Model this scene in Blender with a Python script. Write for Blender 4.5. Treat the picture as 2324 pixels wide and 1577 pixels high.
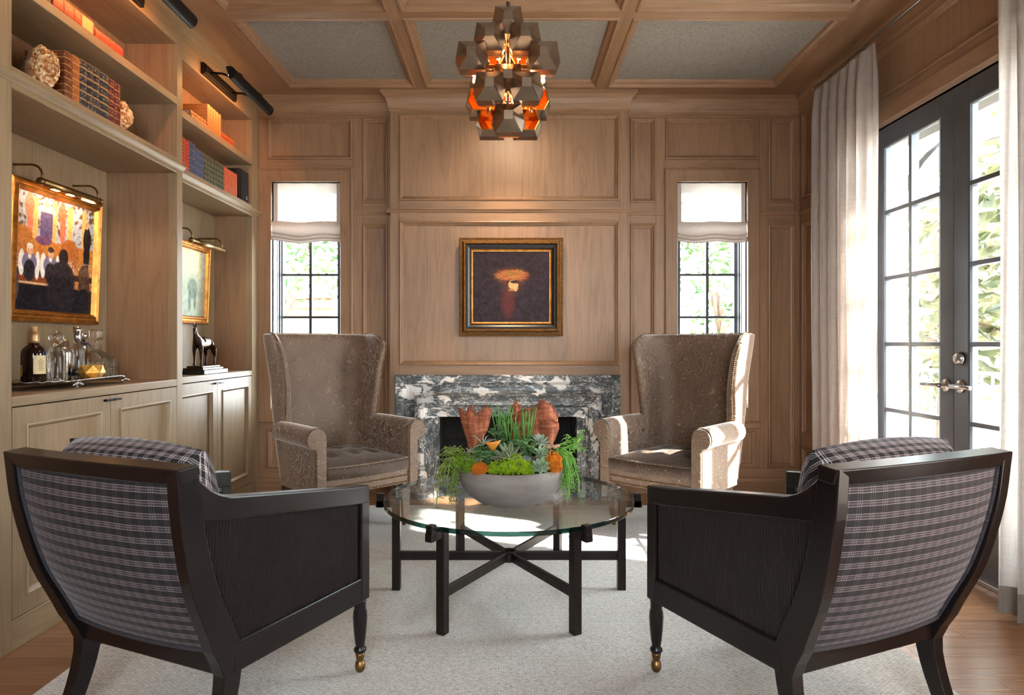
import bpy, bmesh, math, random
import numpy as np
from mathutils import Vector, Matrix
PI = math.pi
R = math.radians
random.seed(7)
for o in list(bpy.data.objects):
    bpy.data.objects.remove(o)
SC = bpy.context.scene
COL = SC.collection

# ------------------------------------------------------------------ camera, world, sun, large lights, exposure
FPX, CX, CY, CH = 1440.0, 1155.0, 780.0, 1.14       # focal length, vanishing point and camera height measured in the photograph
cam_d = bpy.data.cameras.new('camera')
cam = bpy.data.objects.new('camera', cam_d)
COL.objects.link(cam)
cam.location = (0, 0, CH)
cam.rotation_euler = (PI / 2, 0, 0)
cam_d.sensor_fit = 'HORIZONTAL'
cam_d.sensor_width = 36.0
cam_d.lens = 36.0 * FPX / 2324.0
cam_d.shift_x = (1162.0 - CX) / 2324.0
cam_d.shift_y = (CY - 788.5) / 2324.0
cam_d.clip_start = 0.02
SC.camera = cam

W = bpy.data.worlds.new('sky')
SC.world = W
W.use_nodes = True
_bg = W.node_tree.nodes['Background']
_bg.inputs['Color'].default_value = (0.86, 0.94, 1.0, 1)
_bg.inputs['Strength'].default_value = 8.0

def lamp(name, kind, loc, energy, color=(1, 1, 1), target=None, **kw):
    d = bpy.data.lights.new(name, kind)
    d.energy = energy
    d.color = color
    for k, v in kw.items():
        setattr(d, k, v)
    o = bpy.data.objects.new(name, d)
    COL.objects.link(o)
    o.location = loc
    if target is not None:
        o.rotation_euler = (Vector(target) - Vector(loc)).to_track_quat('-Z', 'Y').to_euler()
    return o

SUN_DIR = Vector((-1.4, 0.60, -1.02)).normalized()
lamp('sun', 'SUN', (6, -2, 6), 18.0, (1.0, 0.97, 0.91), target=Vector((6, -2, 6)) + SUN_DIR, angle=R(1.2))

def portal(name, loc, target, sx, sy):
    o = lamp(name, 'AREA', loc, 1.0, target=target, shape='RECTANGLE', size=sx, size_y=sy)
    o.data.cycles.is_portal = True
    return o
portal('door_portal', (2.42, 3.23, 1.3), (0, 3.23, 1.3), 1.5, 2.3)
portal('window_portal_a', (-1.55, 5.2, 1.5), (-1.55, 0, 1.5), 0.6, 1.9)
portal('window_portal_b', (1.55, 5.2, 1.5), (1.55, 0, 1.5), 0.6, 1.9)
portal('side_portal', (2.42, 0.75, 1.4), (0, 0.75, 1.4), 1.3, 2.0)
portal('front_portal', (0.1, -1.75, 1.85), (0.1, 4, 1.85), 1.6, 1.2)

SC.view_settings.view_transform = 'Standard'
SC.view_settings.look = 'None'
SC.view_settings.gamma = 1.0
SC.view_settings.use_curve_mapping = False
SC.view_settings.exposure = 1.9
SC.cycles.max_bounces = 10
SC.cycles.diffuse_bounces = 6
SC.cycles.glossy_bounces = 4
SC.cycles.transmission_bounces = 8
SC.cycles.transparent_max_bounces = 16
SC.cycles.sample_clamp_indirect = 8.0
SC.cycles.caustics_reflective = False
SC.cycles.caustics_refractive = False
SC.cycles.use_denoising = True

# ------------------------------------------------------------------ helpers
def at(px, py, Y):
    """world point at depth Y behind a pixel of the photograph"""
    return Vector(((px - CX) / FPX * Y, Y, CH - (py - CY) / FPX * Y))

class MB:
    def __init__(s):
        s.v = []; s.f = []; s.sm = []
    def add(s, vs, fs, smooth=False):
        n = len(s.v)
        s.v += [tuple(v) for v in vs]
        for f in fs:
            s.f.append([i + n for i in f]); s.sm.append(smooth)
        return s
    def box(s, x0, x1, y0, y1, z0, z1):
        x0, x1 = min(x0, x1), max(x0, x1); y0, y1 = min(y0, y1), max(y0, y1); z0, z1 = min(z0, z1), max(z0, z1)
        return s.add([(x0, y0, z0), (x1, y0, z0), (x1, y1, z0), (x0, y1, z0), (x0, y0, z1), (x1, y0, z1), (x1, y1, z1), (x0, y1, z1)],
                     [(0, 3, 2, 1), (4, 5, 6, 7), (0, 1, 5, 4), (1, 2, 6, 5), (2, 3, 7, 6), (3, 0, 4, 7)])
    def bar(s, p, q, w, h, up=(0, 0, 1)):
        p, q = Vector(p), Vector(q); d = (q - p).normalized(); u = Vector(up)
        a = d.cross(u).normalized(); b = a.cross(d).normalized()
        vs = []
        for c in (p, q):
            for i, j in ((-1, -1), (1, -1), (1, 1), (-1, 1)):
                vs.append(c + a * (i * w / 2) + b * (j * h / 2))
        return s.add(vs, [(3, 2, 1, 0), (4, 5, 6, 7), (0, 1, 5, 4), (1, 2, 6, 5), (2, 3, 7, 6), (3, 0, 4, 7)])
    def tube(s, pts, r, n=8, cap=True):
        pts = [Vector(p) for p in pts]; N = len(pts)
        rr = r if isinstance(r, (list, tuple)) else [r] * N
        vs = []; prev = None
        for i, p in enumerate(pts):
            d = (pts[min(i + 1, N - 1)] - pts[max(i - 1, 0)]).normalized()
            if prev is None:
                a = d.cross(Vector((0, 0, 1)))
                if a.length < 0.05: a = d.cross(Vector((1, 0, 0)))
            else:
                a = prev - d * prev.dot(d)
            a.normalize(); b = d.cross(a); prev = a
            for k in range(n):
                t = 2 * PI * k / n
                vs.append(p + (a * math.cos(t) + b * math.sin(t)) * rr[i])
        fs = []
        for i in range(N - 1):
            for k in range(n):
                fs.append((i * n + k, i * n + (k + 1) % n, (i + 1) * n + (k + 1) % n, (i + 1) * n + k))
        if cap:
            fs.append(tuple(range(n))[::-1]); fs.append(tuple(range((N - 1) * n, N * n)))
        return s.add(vs, fs, True)
    def lathe(s, prof, n=24, o=(0, 0, 0), flute=None, smooth=True):
        """prof: (r, z) pairs; flute(r, t, z) may change the radius"""
        vs = []
        for r, z in prof:
            for k in range(n):
                t = 2 * PI * k / n
                q = flute(r, t, z) if flute else r
                vs.append((o[0] + q * math.cos(t), o[1] + q * math.sin(t), o[2] + z))
        fs = []
        for i in range(len(prof) - 1):
            for k in range(n):
                fs.append((i * n + k, i * n + (k + 1) % n, (i + 1) * n + (k + 1) % n, (i + 1) * n + k))
        if prof[0][0] > 1e-5: fs.append(tuple(range(n))[::-1])
        if prof[-1][0] > 1e-5: fs.append(tuple(range((len(prof) - 1) * n, len(prof) * n)))
        return s.add(vs, fs, smooth)
    def prism(s, poly, a0, a1, axis='x'):
        """poly in the two other axes (cyclic order), extruded along axis"""
        n = len(poly)
        def P(a, p):
            return {'x': (a, p[0], p[1]), 'y': (p[0], a, p[1]), 'z': (p[0], p[1], a)}[axis]
        vs = [P(a0, p) for p in poly] + [P(a1, p) for p in poly]
        return s.add(vs, [tuple(range(n))[::-1], tuple(range(n, 2 * n))] + [(i, (i + 1) % n, (i + 1) % n + n, i + n) for i in range(n)])
    def sheet(s, grid, closed_u=False, closed_v=False, smooth=True):
        """grid[i][j] of points"""
        nu, nv = len(grid), len(grid[0])
        vs = [p for row in grid for p in row]
        fs = []
        for i in range(nu if closed_u else nu - 1):
            for j in range(nv if closed_v else nv - 1):
                a, b = i, (i + 1) % nu; c, d = j, (j + 1) % nv
                fs.append((a * nv + c, b * nv + c, b * nv + d, a * nv + d))
        return s.add(vs, fs, smooth)
    def ring(s, prof, P, closed=True, smooth=False):
        """rectangular frame: prof of (inset, height); P(corner_index, inset, height) -> point"""
        nc = 4
        grid = [[P(c, t, h) for c in range(nc)] for t, h in prof]
        return s.sheet(grid, closed_v=closed, smooth=smooth)
    def ball(s, c, r, nu=12, nv=8, sc=(1, 1, 1)):
        prof = [(math.sin(PI * i / nv), -math.cos(PI * i / nv)) for i in range(nv + 1)]
        vs = []
        for pr, pz in prof:
            for k in range(nu):
                t = 2 * PI * k / nu
                vs.append((c[0] + r * sc[0] * pr * math.cos(t), c[1] + r * sc[1] * pr * math.sin(t), c[2] + r * sc[2] * pz))
        fs = []
        for i in range(nv):
            for k in range(nu):
                fs.append((i * nu + k, i * nu + (k + 1) % nu, (i + 1) * nu + (k + 1) % nu, (i + 1) * nu + k))
        return s.add(vs, fs, True)
    def mesh(s, name, m=None, uv=None, weld=True, fix=True):
        me = bpy.data.meshes.new(name)
        me.from_pydata(s.v, [], s.f)
        me.polygons.foreach_set('use_smooth', s.sm)
        if weld or fix:
            b = bmesh.new(); b.from_mesh(me)
            if weld: bmesh.ops.remove_doubles(b, verts=b.verts, dist=1e-5)
            if fix: bmesh.ops.recalc_face_normals(b, faces=b.faces)
            b.to_mesh(me); b.free()
        if uv:
            l = me.uv_layers.new(name='UVMap')
            co = [v.co for v in me.vertices]
            for lp in me.loops:
                l.data[lp.index].uv = uv(co[lp.vertex_index])
        if m: me.materials.append(m)
        return me
    def build(s, name, m, parent=None, bevel=0, seg=2, sub=0, uv=None, loc=None, rot=None, label=None, weld=True, fix=True, auto=False):
        o = bpy.data.objects.new(name, s.mesh(name, m, uv, weld, fix))
        COL.objects.link(o)
        if parent: o.parent = parent
        if loc is not None: o.location = loc
        if rot is not None: o.rotation_euler = rot
        if bevel:
            md = o.modifiers.new('bevel', 'BEVEL'); md.width = bevel; md.segments = seg; md.limit_method = 'ANGLE'; md.angle_limit = R(40)
        if sub:
            md = o.modifiers.new('sub', 'SUBSURF'); md.levels = sub; md.render_levels = sub
        if label: o['label'] = label
        return o

def inst(name, me, parent, loc=(0, 0, 0), rot=(0, 0, 0), scale=(1, 1, 1), label=None):
    o = bpy.data.objects.new(name, me); COL.objects.link(o)
    o.parent = parent; o.location = loc; o.rotation_euler = rot; o.scale = scale
    if label: o['label'] = label
    return o
def tag(o, label, cat, group=None, kind=None):
    o['label'] = label; o['category'] = cat
    if group: o['group'] = group
    if kind: o['kind'] = kind
    return o
def thing(name, label, cat, loc=(0, 0, 0), rz=0, group=None):
    o = bpy.data.objects.new(name, None); COL.objects.link(o)
    o.location = loc; o.rotation_euler = (0, 0, rz); o.empty_display_size = 0.05
    return tag(o, label, cat, group)
def structure(o, label=None):
    o['kind'] = 'structure'
    if label: o['label'] = label
    return o
def structure_empty(name, label=None, loc=(0, 0, 0)):
    o = bpy.data.objects.new(name, None); COL.objects.link(o); o.location = loc
    return structure(o, label)
def copy_tree(o, parent=None):
    c = o.copy(); COL.objects.link(c)
    if parent: c.parent = parent
    for ch in list(o.children): copy_tree(ch, c)
    return c

# ------------------------------------------------------------------ materials
def lin(r, g, b):
    f = lambda c: (c / 255 / 12.92) if c / 255 <= 0.04045 else ((c / 255 + 0.055) / 1.055) ** 2.4
    return (f(r), f(g), f(b))
class NT:
    def __init__(s, name):
        s.m = bpy.data.materials.new(name); s.m.use_nodes = True
        s.t = s.m.node_tree; s.t.nodes.clear()
        s.out = s.t.nodes.new('ShaderNodeOutputMaterial')
    def n(s, typ, ins=None, **props):
        nd = s.t.nodes.new('ShaderNode' + typ)
        for k, v in props.items(): setattr(nd, k, v)
        for k, v in (ins or {}).items(): s.set(nd, k, v)
        return nd
    def set(s, nd, k, v):
        sock = nd.inputs[k]
        if isinstance(v, bpy.types.Node): v = v.outputs[0]
        if isinstance(v, bpy.types.NodeSocket): s.t.links.new(v, sock)
        elif isinstance(v, (tuple, list)) and sock.type == 'RGBA' and len(v) == 3: sock.default_value = (*v, 1)
        else: sock.default_value = v
    def math(s, op, a, b=0.0, c=0.0, clamp=False):
        nd = s.n('Math', {0: a, 1: b, 2: c}, operation=op); nd.use_clamp = clamp
        return nd.outputs[0]
    def mix(s, f, a, b, blend='MIX'):
        nd = s.t.nodes.new('ShaderNodeMix'); nd.data_type = 'RGBA'; nd.blend_type = blend
        for i, v in ((0, f), (6, a), (7, b)): s.set(nd, i, v)
        return nd.outputs[2]
    def ramp(s, fac, stops, interp='LINEAR'):
        nd = s.n('ValToRGB', {0: fac}); cr = nd.color_ramp; cr.interpolation = interp
        while len(cr.elements) < len(stops): cr.elements.new(0.5)
        for e, (p, c) in zip(cr.elements, stops):
            e.position = p; e.color = (*c, 1) if isinstance(c, (tuple, list)) else (c, c, c, 1)
        return nd.outputs[0]
    def coord(s, which='Object', scale=(1, 1, 1), rand=0.0):
        c = s.n('TexCoord').outputs[which]
        if rand:
            r = s.n('ObjectInfo').outputs['Random']
            v = s.n('VectorMath', {0: (rand, rand * 1.7, rand * 0.6)}, operation='SCALE'); s.set(v, 3, r)
            c = s.n('VectorMath', {0: c, 1: v.outputs[0]}, operation='ADD').outputs[0]
        return s.n('Mapping', {0: c, 3: scale}).outputs[0]
    def noise(s, vec, scale, detail=4, rough=0.55, dist=0.0, out=0):
        return s.n('TexNoise', {'Vector': vec, 'Scale': scale, 'Detail': detail, 'Roughness': rough, 'Distortion': dist}).outputs[out]
    def bump(s, h, strength=0.2, dist=0.01):
        return s.n('Bump', {'Height': h, 'Strength': strength, 'Distance': dist}).outputs[0]
    def pbsdf(s, **ins):
        nd = s.n('BsdfPrincipled')
        for k, v in ins.items(): s.set(nd, k.replace('_', ' '), v)
        return nd
    def done(s, sh):
        s.t.links.new(sh.outputs[0] if isinstance(sh, bpy.types.Node) else sh, s.out.inputs[0])
        return s.m

def simple(name, col, rough=0.5, metal=0.0, var=0.08, nscale=8.0, bump=0.0, bscale=60.0, **kw):
    t = NT(name); c = t.coord('Object', rand=3.0)
    n = t.noise(c, nscale, 4)
    dark = tuple(max(0, x * (1 - var * 2)) for x in col); light = tuple(min(1, x * (1 + var * 2)) for x in col)
    cc = t.ramp(n, [(0.3, dark), (0.7, light)])
    ins = dict(Base_Color=cc, Roughness=rough, Metallic=metal)
    if bump: ins['Normal'] = t.bump(t.noise(c, bscale, 3), bump, 0.003)
    ins.update(kw)
    return t.done(t.pbsdf(**ins))

def wood(name, axis, c_lo, c_mid, c_hi, rough=0.42, scale=1.0, pore=0.5, rings=7.0):
    t = NT(name)
    al, ac = 0.55 * scale, 5.5 * scale
    sc = [ac, ac, ac]; sc['xyz'.index(axis)] = al
    c = t.coord('Object', tuple(sc), rand=9.0)
    n1 = t.noise(c, 1.0, 3, 0.5, 0.6)
    ring = t.math('PINGPONG', t.math('MULTIPLY', n1, rings), 0.5)
    rg = t.ramp(ring, [(0.0, 0.0), (0.16, 0.75), (0.5, 1.0)])
    sf = [110 * scale] * 3; sf['xyz'.index(axis)] = 3.0 * scale
    cf = t.coord('Object', tuple(sf), rand=9.0)
    nf = t.noise(cf, 1.0, 4, 0.65)
    big = t.noise(t.coord('Object', (1, 1, 1), rand=5.0), 1.6, 2)
    base = t.ramp(t.math('ADD', t.math('MULTIPLY', nf, 0.65), t.math('MULTIPLY', big, 0.4)), [(0.26, c_lo), (0.52, c_mid), (0.80, c_hi)])
    col = t.mix(t.math('MULTIPLY', t.math('SUBTRACT', 1.0, rg), pore), base, c_lo)
    col2 = t.mix(t.math('MULTIPLY', big, 0.35), col, tuple(x * y for x, y in zip(c_mid, (0.92, 1.0, 1.08))))
    return t.done(t.pbsdf(Base_Color=col2, Roughness=t.math('MULTIPLY_ADD', nf, 0.2, rough - 0.1), Normal=t.bump(nf, 0.12, 0.002)))

OAK = (lin(112, 82, 59), lin(147, 112, 83), lin(166, 130, 98))
oak = {a: wood('oak_' + a, a, *OAK) for a in 'xyz'}
GRY = (lin(112, 91, 68), lin(145, 121, 92), lin(165, 140, 109))
oakg = {a: wood('oak_grey_' + a, a, *GRY) for a in 'xyz'}
floor_wood = wood('floor_oak', 'x', lin(104, 70, 44), lin(138, 96, 64), lin(160, 116, 82), 0.24, 1.0, 0.35)
ebony = simple('ebonised_wood', lin(20, 13, 13), 0.28, 0.0, 0.12, 6, Specular_IOR_Level=0.4)
walnut = wood('walnut', 'z', lin(48, 28, 18), lin(74, 44, 28), lin(92, 58, 38), 0.35)
black_metal = simple('black_metal', lin(24, 21, 20), 0.45, 0.6)
bronze_dark = simple('dark_bronze_metal', lin(46, 38, 35), 0.42, 0.75, 0.12, 14, 0.1, 120)
brass = simple('aged_brass', lin(150, 120, 78), 0.34, 1.0, 0.15, 20)
brass_cap = simple('dull_brass', lin(128, 98, 62), 0.38, 1.0, 0.15, 30)
nickel = simple('satin_nickel', lin(170, 166, 162), 0.3, 1.0, 0.05)
silver = simple('silver', lin(205, 198, 190), 0.16, 1.0, 0.06, 30, 0.25, 90)
silver_rim = simple('chased_silver', lin(190, 182, 175), 0.22, 1.0, 0.25, 60, 0.9, 130)
gold_leaf = simple('gold_leaf', lin(182, 122, 56), 0.38, 0.85, 0.22, 26, 0.25, 60)
dark_sash = simple('dark_window_paint', lin(52, 56, 58), 0.4, 0.0, 0.05)
door_paint = simple('charcoal_door_paint', lin(76, 80, 86), 0.32, 0.0, 0.05)
firebrick = simple('sooty_firebrick', lin(22, 20, 19), 0.9, 0.0, 0.2, 14, 0.3, 50)
black_paint = simple('black_lacquer', lin(20, 15, 13), 0.3)
charcoal_matte = simple('black_speaker_cloth', lin(14, 14, 15), 0.8)
white_print = simple('white_print', lin(225, 225, 225), 0.6)
bronze_statue = simple('patinated_bronze', lin(66, 50, 40), 0.28, 0.85, 0.25, 40)
black_marble = simple('black_marble', lin(24, 28, 28), 0.12, 0.0, 0.4, 16)

def glass_mat(name, tint=(1, 1, 1), refl=1.5, gloss=0.02):
    t = NT(name)
    fc = t.math('POWER', t.n('LayerWeight', {'Blend': 0.5}).outputs['Facing'], 4.0)
    fr = t.math('MULTIPLY_ADD', fc, 0.6, refl)
    return t.done(t.n('MixShader', {0: fr, 1: t.n('BsdfTransparent', {0: tint}), 2: t.n('BsdfGlossy', {'Color': (1, 1, 1, 1), 'Roughness': gloss})}))
pane_glass = glass_mat('window_glass', (0.985, 0.995, 0.99), 0.015)
table_glass = glass_mat('table_glass_face', (0.93, 0.975, 0.955), 0.03)
def edge_glass():
    t = NT('table_glass_edge')
    a = t.n('BsdfPrincipled'); t.set(a, 'Base Color', lin(5, 17, 16)); t.set(a, 'Roughness', 0.06)
    b = t.n('BsdfTransparent', {0: (0.10, 0.34, 0.28, 1)})
    return t.done(t.n('MixShader', {0: 0.1, 1: a, 2: b}))
table_edge = edge_glass()
def crystal_mat():
    t = NT('cut_crystal')
    g = t.pbsdf(Base_Color=(0.96, 0.97, 0.98), Roughness=0.02, IOR=1.5, Transmission_Weight=1.0)
    tr = t.n('BsdfTransparent', {0: (0.95, 0.97, 0.97, 1)})
    return t.done(t.n('MixShader', {0: 0.4, 1: g, 2: tr}))
crystal = crystal_mat()
liquor = simple('dark_whisky_glass', lin(22, 9, 7), 0.05, 0.0, 0.1)
amber_glass = simple('amber_spirit', lin(120, 62, 20), 0.06, 0.0, 0.1)

def velvet_mat(name, lo, hi, line, scale=7.0, sheen=0.9):
    t = NT(name); c = t.coord('Object', rand=0)
    wob = t.noise(c, 4.0, 2, out=1)
    cw = t.n('VectorMath', {0: c, 1: t.n('VectorMath', {0: wob, 1: (0.12, 0.12, 0.12)}, operation='MULTIPLY').outputs[0]}, operation='ADD').outputs[0]
    a = t.noise(cw, scale, 1.4, 0.6, 2.2)
    f = t.math('PINGPONG', t.math('MULTIPLY', a, 11.0), 0.5)
    ln = t.math('SUBTRACT', 1.0, t.math('SMOOTH_MIN', t.math('DIVIDE', f, 0.085), 1.0, 0.2), clamp=True)
    nap = t.noise(c, 9.0, 3)
    base = t.mix(nap, lo, hi)
    col = t.mix(t.math('MULTIPLY', ln, 0.7), base, line)
    p = t.pbsdf(Base_Color=col, Roughness=0.62, Normal=t.bump(ln, 0.5, 0.004), Sheen_Weight=sheen, Sheen_Roughness=0.35, Sheen_Tint=(0.95, 0.86, 0.78))
    return t.done(p)
velvet = velvet_mat('embossed_taupe_velvet', lin(88, 66, 50), lin(122, 97, 77), lin(190, 166, 142), 6.0)
velvet_dark = velvet_mat('embossed_velvet_seat', lin(50, 34, 23), lin(78, 57, 42), lin(136, 110, 88), 6.0, 0.25)

def plaid_mat(name, ground, band, line, v0=0.3, v1=0.45):
    t = NT(name)
    sep = t.n('SeparateXYZ', {0: t.n('TexCoord').outputs['UV']})
    u, v = sep.outputs[0], sep.outputs[1]
    wob = t.math('MULTIPLY', t.math('SUBTRACT', t.noise(t.coord('UV'), 9.0, 2), 0.5), 0.006)
    vf = t.math('FRACT', t.math('DIVIDE', t.math('ADD', v, wob), 0.0335))
    uf = t.math('FRACT', t.math('DIVIDE', t.math('ADD', u, wob), 0.037))
    pulse = lambda x, p, w: t.math('COMPARE', x, p, w)
    mx = lambda a, b: t.math('MAXIMUM', a, b)
    H = mx(mx(pulse(vf, 0.1, 0.026), pulse(vf, 0.31, 0.018)), pulse(vf, 0.5, 0.026))
    HB = pulse(vf, 0.3, 0.22)
    V = mx(mx(pulse(uf, 0.15, 0.03), pulse(uf, 0.32, 0.03)), pulse(uf, 0.49, 0.03))
    br = t.noise(t.coord('UV'), 420.0, 1)
    col = t.mix(HB, ground, band)
    col = t.mix(t.math('MULTIPLY', V, t.math('MULTIPLY_ADD', HB, v1, v0)), col, line)
    col = t.mix(t.math('MULTIPLY', H, t.math('MULTIPLY_ADD', br, 0.5, 0.5)), col, line)
    return t.done(t.pbsdf(Base_Color=col, Roughness=0.8, Sheen_Weight=0.22, Sheen_Roughness=0.4, Sheen_Tint=(0.8, 0.74, 0.8), Normal=t.bump(mx(H, V), 0.2, 0.002)))
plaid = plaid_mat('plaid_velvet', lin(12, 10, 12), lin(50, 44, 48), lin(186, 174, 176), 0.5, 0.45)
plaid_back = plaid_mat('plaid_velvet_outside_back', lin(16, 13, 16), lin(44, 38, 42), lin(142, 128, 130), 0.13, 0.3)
gimp = simple('woven_gimp_trim', lin(52, 48, 54), 0.8, 0, 0.3, 260, 0.8, 300)

def marble_mat(name, stretch):
    t = NT(name)
    c0 = t.coord('Object', stretch)
    w = t.noise(c0, 7.0, 6, 0.65, 1.0, out=1)
    c = t.n('VectorMath', {0: c0, 1: t.n('VectorMath', {0: w, 1: (0.24, 0.24, 0.24)}, operation='MULTIPLY').outputs[0]}, operation='ADD').outputs[0]
    def cells(scale, lo, hi):
        e = t.n('TexVoronoi', {'Vector': c, 'Scale': scale, 'Randomness': 1.0}, feature='DISTANCE_TO_EDGE').outputs[0]
        k = t.n('TexVoronoi', {'Vector': c, 'Scale': scale, 'Randomness': 1.0}).outputs['Color']
        return t.ramp(e, [(lo, 0.0), (hi, 1.0)]), t.n('SeparateColor', {0: k}).outputs[0]
    e1, k1 = cells(36.0, 0.02, 0.16)
    e2, k2 = cells(9.5, 0.03, 0.12)
    small = t.math('MULTIPLY', e1, t.ramp(k1, [(0.1, 0.18), (0.9, 1.0)]))
    bigm = t.math('MULTIPLY', e2, t.ramp(k2, [(0.72, 0.0), (0.80, 1.0)], 'LINEAR'))
    cloud = t.ramp(t.noise(c0, 5.0, 4), [(0.35, 0.25), (0.65, 1.0)])
    f = t.math('MAXIMUM', t.math('MULTIPLY', small, cloud), bigm)
    vein = t.noise(c0, 26.0, 5, 0.7, 2.0)
    col = t.ramp(f, [(0.0, lin(62, 66, 68)), (0.25, lin(106, 110, 111)), (0.65, lin(184, 182, 179)), (1.0, lin(222, 216, 210))])
    col = t.mix(t.math('MULTIPLY', t.ramp(vein, [(0.55, 0.0), (0.7, 1.0)]), 0.35), col, lin(70, 74, 76))
    return t.done(t.pbsdf(Base_Color=col, Roughness=0.16, Normal=t.bump(f, 0.02, 0.001)))
marble_h = marble_mat('veined_marble_lintel', (0.75, 1.3, 1.5))
marble_v = marble_mat('veined_marble_jamb', (1.6, 1.4, 0.95))

def fabric(name, lo, hi, sx, sy, sz, bump=0.25, rough=0.9, transl=0.0, tint=None, sheer=0.0):
    t = NT(name)
    a = t.noise(t.coord('Object', (sx, sy, sz)), 1.0, 3, 0.7)
    b = t.noise(t.coord('Object', (sz, sy * 0.3, sx)), 1.0, 3, 0.7)
    m = t.math('MULTIPLY', t.math('ADD', a, b), 0.5)
    col = t.ramp(m, [(0.36, lo), (0.64, hi)])
    p = t.pbsdf(Base_Color=col, Roughness=rough, Normal=t.bump(m, bump, 0.002))
    if not transl: return t.done(p)
    s = t.n('MixShader', {0: transl, 1: p, 2: t.n('BsdfTranslucent', {0: tint or col})})
    if sheer: s = t.n('MixShader', {0: sheer, 1: s, 2: t.n('BsdfTransparent')})
    return t.done(s)
ceil_fabric = fabric('grey_linen_ceiling', lin(120, 115, 109), lin(156, 150, 143), 60, 240, 60, 0.4)
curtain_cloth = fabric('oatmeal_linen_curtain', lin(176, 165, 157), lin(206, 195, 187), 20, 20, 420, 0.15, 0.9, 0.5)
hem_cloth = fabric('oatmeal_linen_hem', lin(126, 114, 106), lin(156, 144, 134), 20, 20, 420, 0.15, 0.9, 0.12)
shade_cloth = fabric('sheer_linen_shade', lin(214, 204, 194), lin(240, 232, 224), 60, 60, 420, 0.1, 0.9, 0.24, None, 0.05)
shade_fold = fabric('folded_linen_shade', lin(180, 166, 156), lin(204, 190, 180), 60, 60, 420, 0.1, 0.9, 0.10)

def rug_mat():
    t = NT('woven_wool_rug')
    c = t.coord('Object')
    st = t.noise(t.coord('Object', (70, 240, 70)), 1.0, 2, 0.7)
    br = t.n('TexBrick', {'Vector': c, 'Scale': 1.0, 'Color1': (1, 1, 1, 1), 'Color2': (0.72, 0.72, 0.72, 1), 'Mortar': (0.12, 0.12, 0.12, 1), 'Mortar Size': 0.0016, 'Mortar Smooth': 0.6, 'Brick Width': 0.018, 'Row Height': 0.0075}).outputs[0]
    blot = t.noise(c, 2.6, 4, 0.6)
    speck = t.noise(c, 130.0, 2, 0.6)
    col = t.ramp(st, [(0.3, lin(168, 160, 152)), (0.5, lin(214, 209, 202)), (0.72, lin(238, 234, 228))])
    col = t.mix(t.ramp(blot, [(0.45, 0.0), (0.75, 0.45)]), col, lin(204, 190, 176))
    col = t.mix(t.ramp(speck, [(0.58, 0.0), (0.68, 0.6)]), col, lin(128, 114, 108))
    col = t.mix(0.45, col, br, 'MULTIPLY')
    return t.done(t.pbsdf(Base_Color=col, Roughness=0.95, Sheen_Weight=0.3, Normal=t.bump(br, 0.6, 0.004)))
rug_wool = rug_mat()

def emit(name, col, st):
    t = NT(name)
    return t.done(t.n('Emission', {0: (*col, 1), 1: st}))
bulb_glow = emit('warm_bulb', (1.0, 0.62, 0.25), 60.0)
lamp_glow = emit('warm_lamp_tube', (1.0, 0.55, 0.22), 6.0)
def vcol(name, rough=0.6):
    t = NT(name)
    a = t.n('Attribute', attribute_name='Col')
    return t.done(t.pbsdf(Base_Color=a.outputs[0], Roughness=rough, Specular_IOR_Level=0.15))
paint_mat = vcol('oil_paint', 0.45)

# ------------------------------------------------------------------ room shell
YB, YC = 4.857, 4.76            # back wall face, chimney breast face
XR, XC1, XC2 = 2.23, -1.84, -1.91   # right wall, faces of the two bookcases
ZS = 3.025                      # soffit of the ceiling beams
YF = -1.6                       # wall behind the camera
DOORS = (2.519, 3.945)          # french doors along the right wall

floor = structure_empty('floor', 'brown oak strip floor')
MB().box(-2.4, 2.4, YF - 0.1, 5.1, -0.12, -0.022).build('subfloor', simple('subfloor', lin(60, 40, 26), 0.8), floor)
plank_me = {}
yy = 1.16
row = 0
while yy < YB - 0.01:
    w = min(0.0765, YB - yy)
    x = -2.3 - (row * 0.437) % 1.15
    while x < 2.3:
        ln = 1.15
        a, b = max(x, -2.3), min(x + ln, 2.3)
        x += ln
        if b - a < 0.03: continue
        if a > -1.45 and b < 1.38 and yy < 4.3: continue      # wholly under the rug
        key = round(b - a, 3)
        if w < 0.07: key = (key, 1)
        if key not in plank_me:
            plank_me[key] = MB().box(0.0006, b - a - 0.0006, 0.0005, w - 0.0005, -0.024, 0).mesh('plank', floor_wood)
        inst('plank', plank_me[key], floor, (a, yy, random.uniform(-0.0006, 0.0)))
    yy += 0.0765; row += 1

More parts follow.
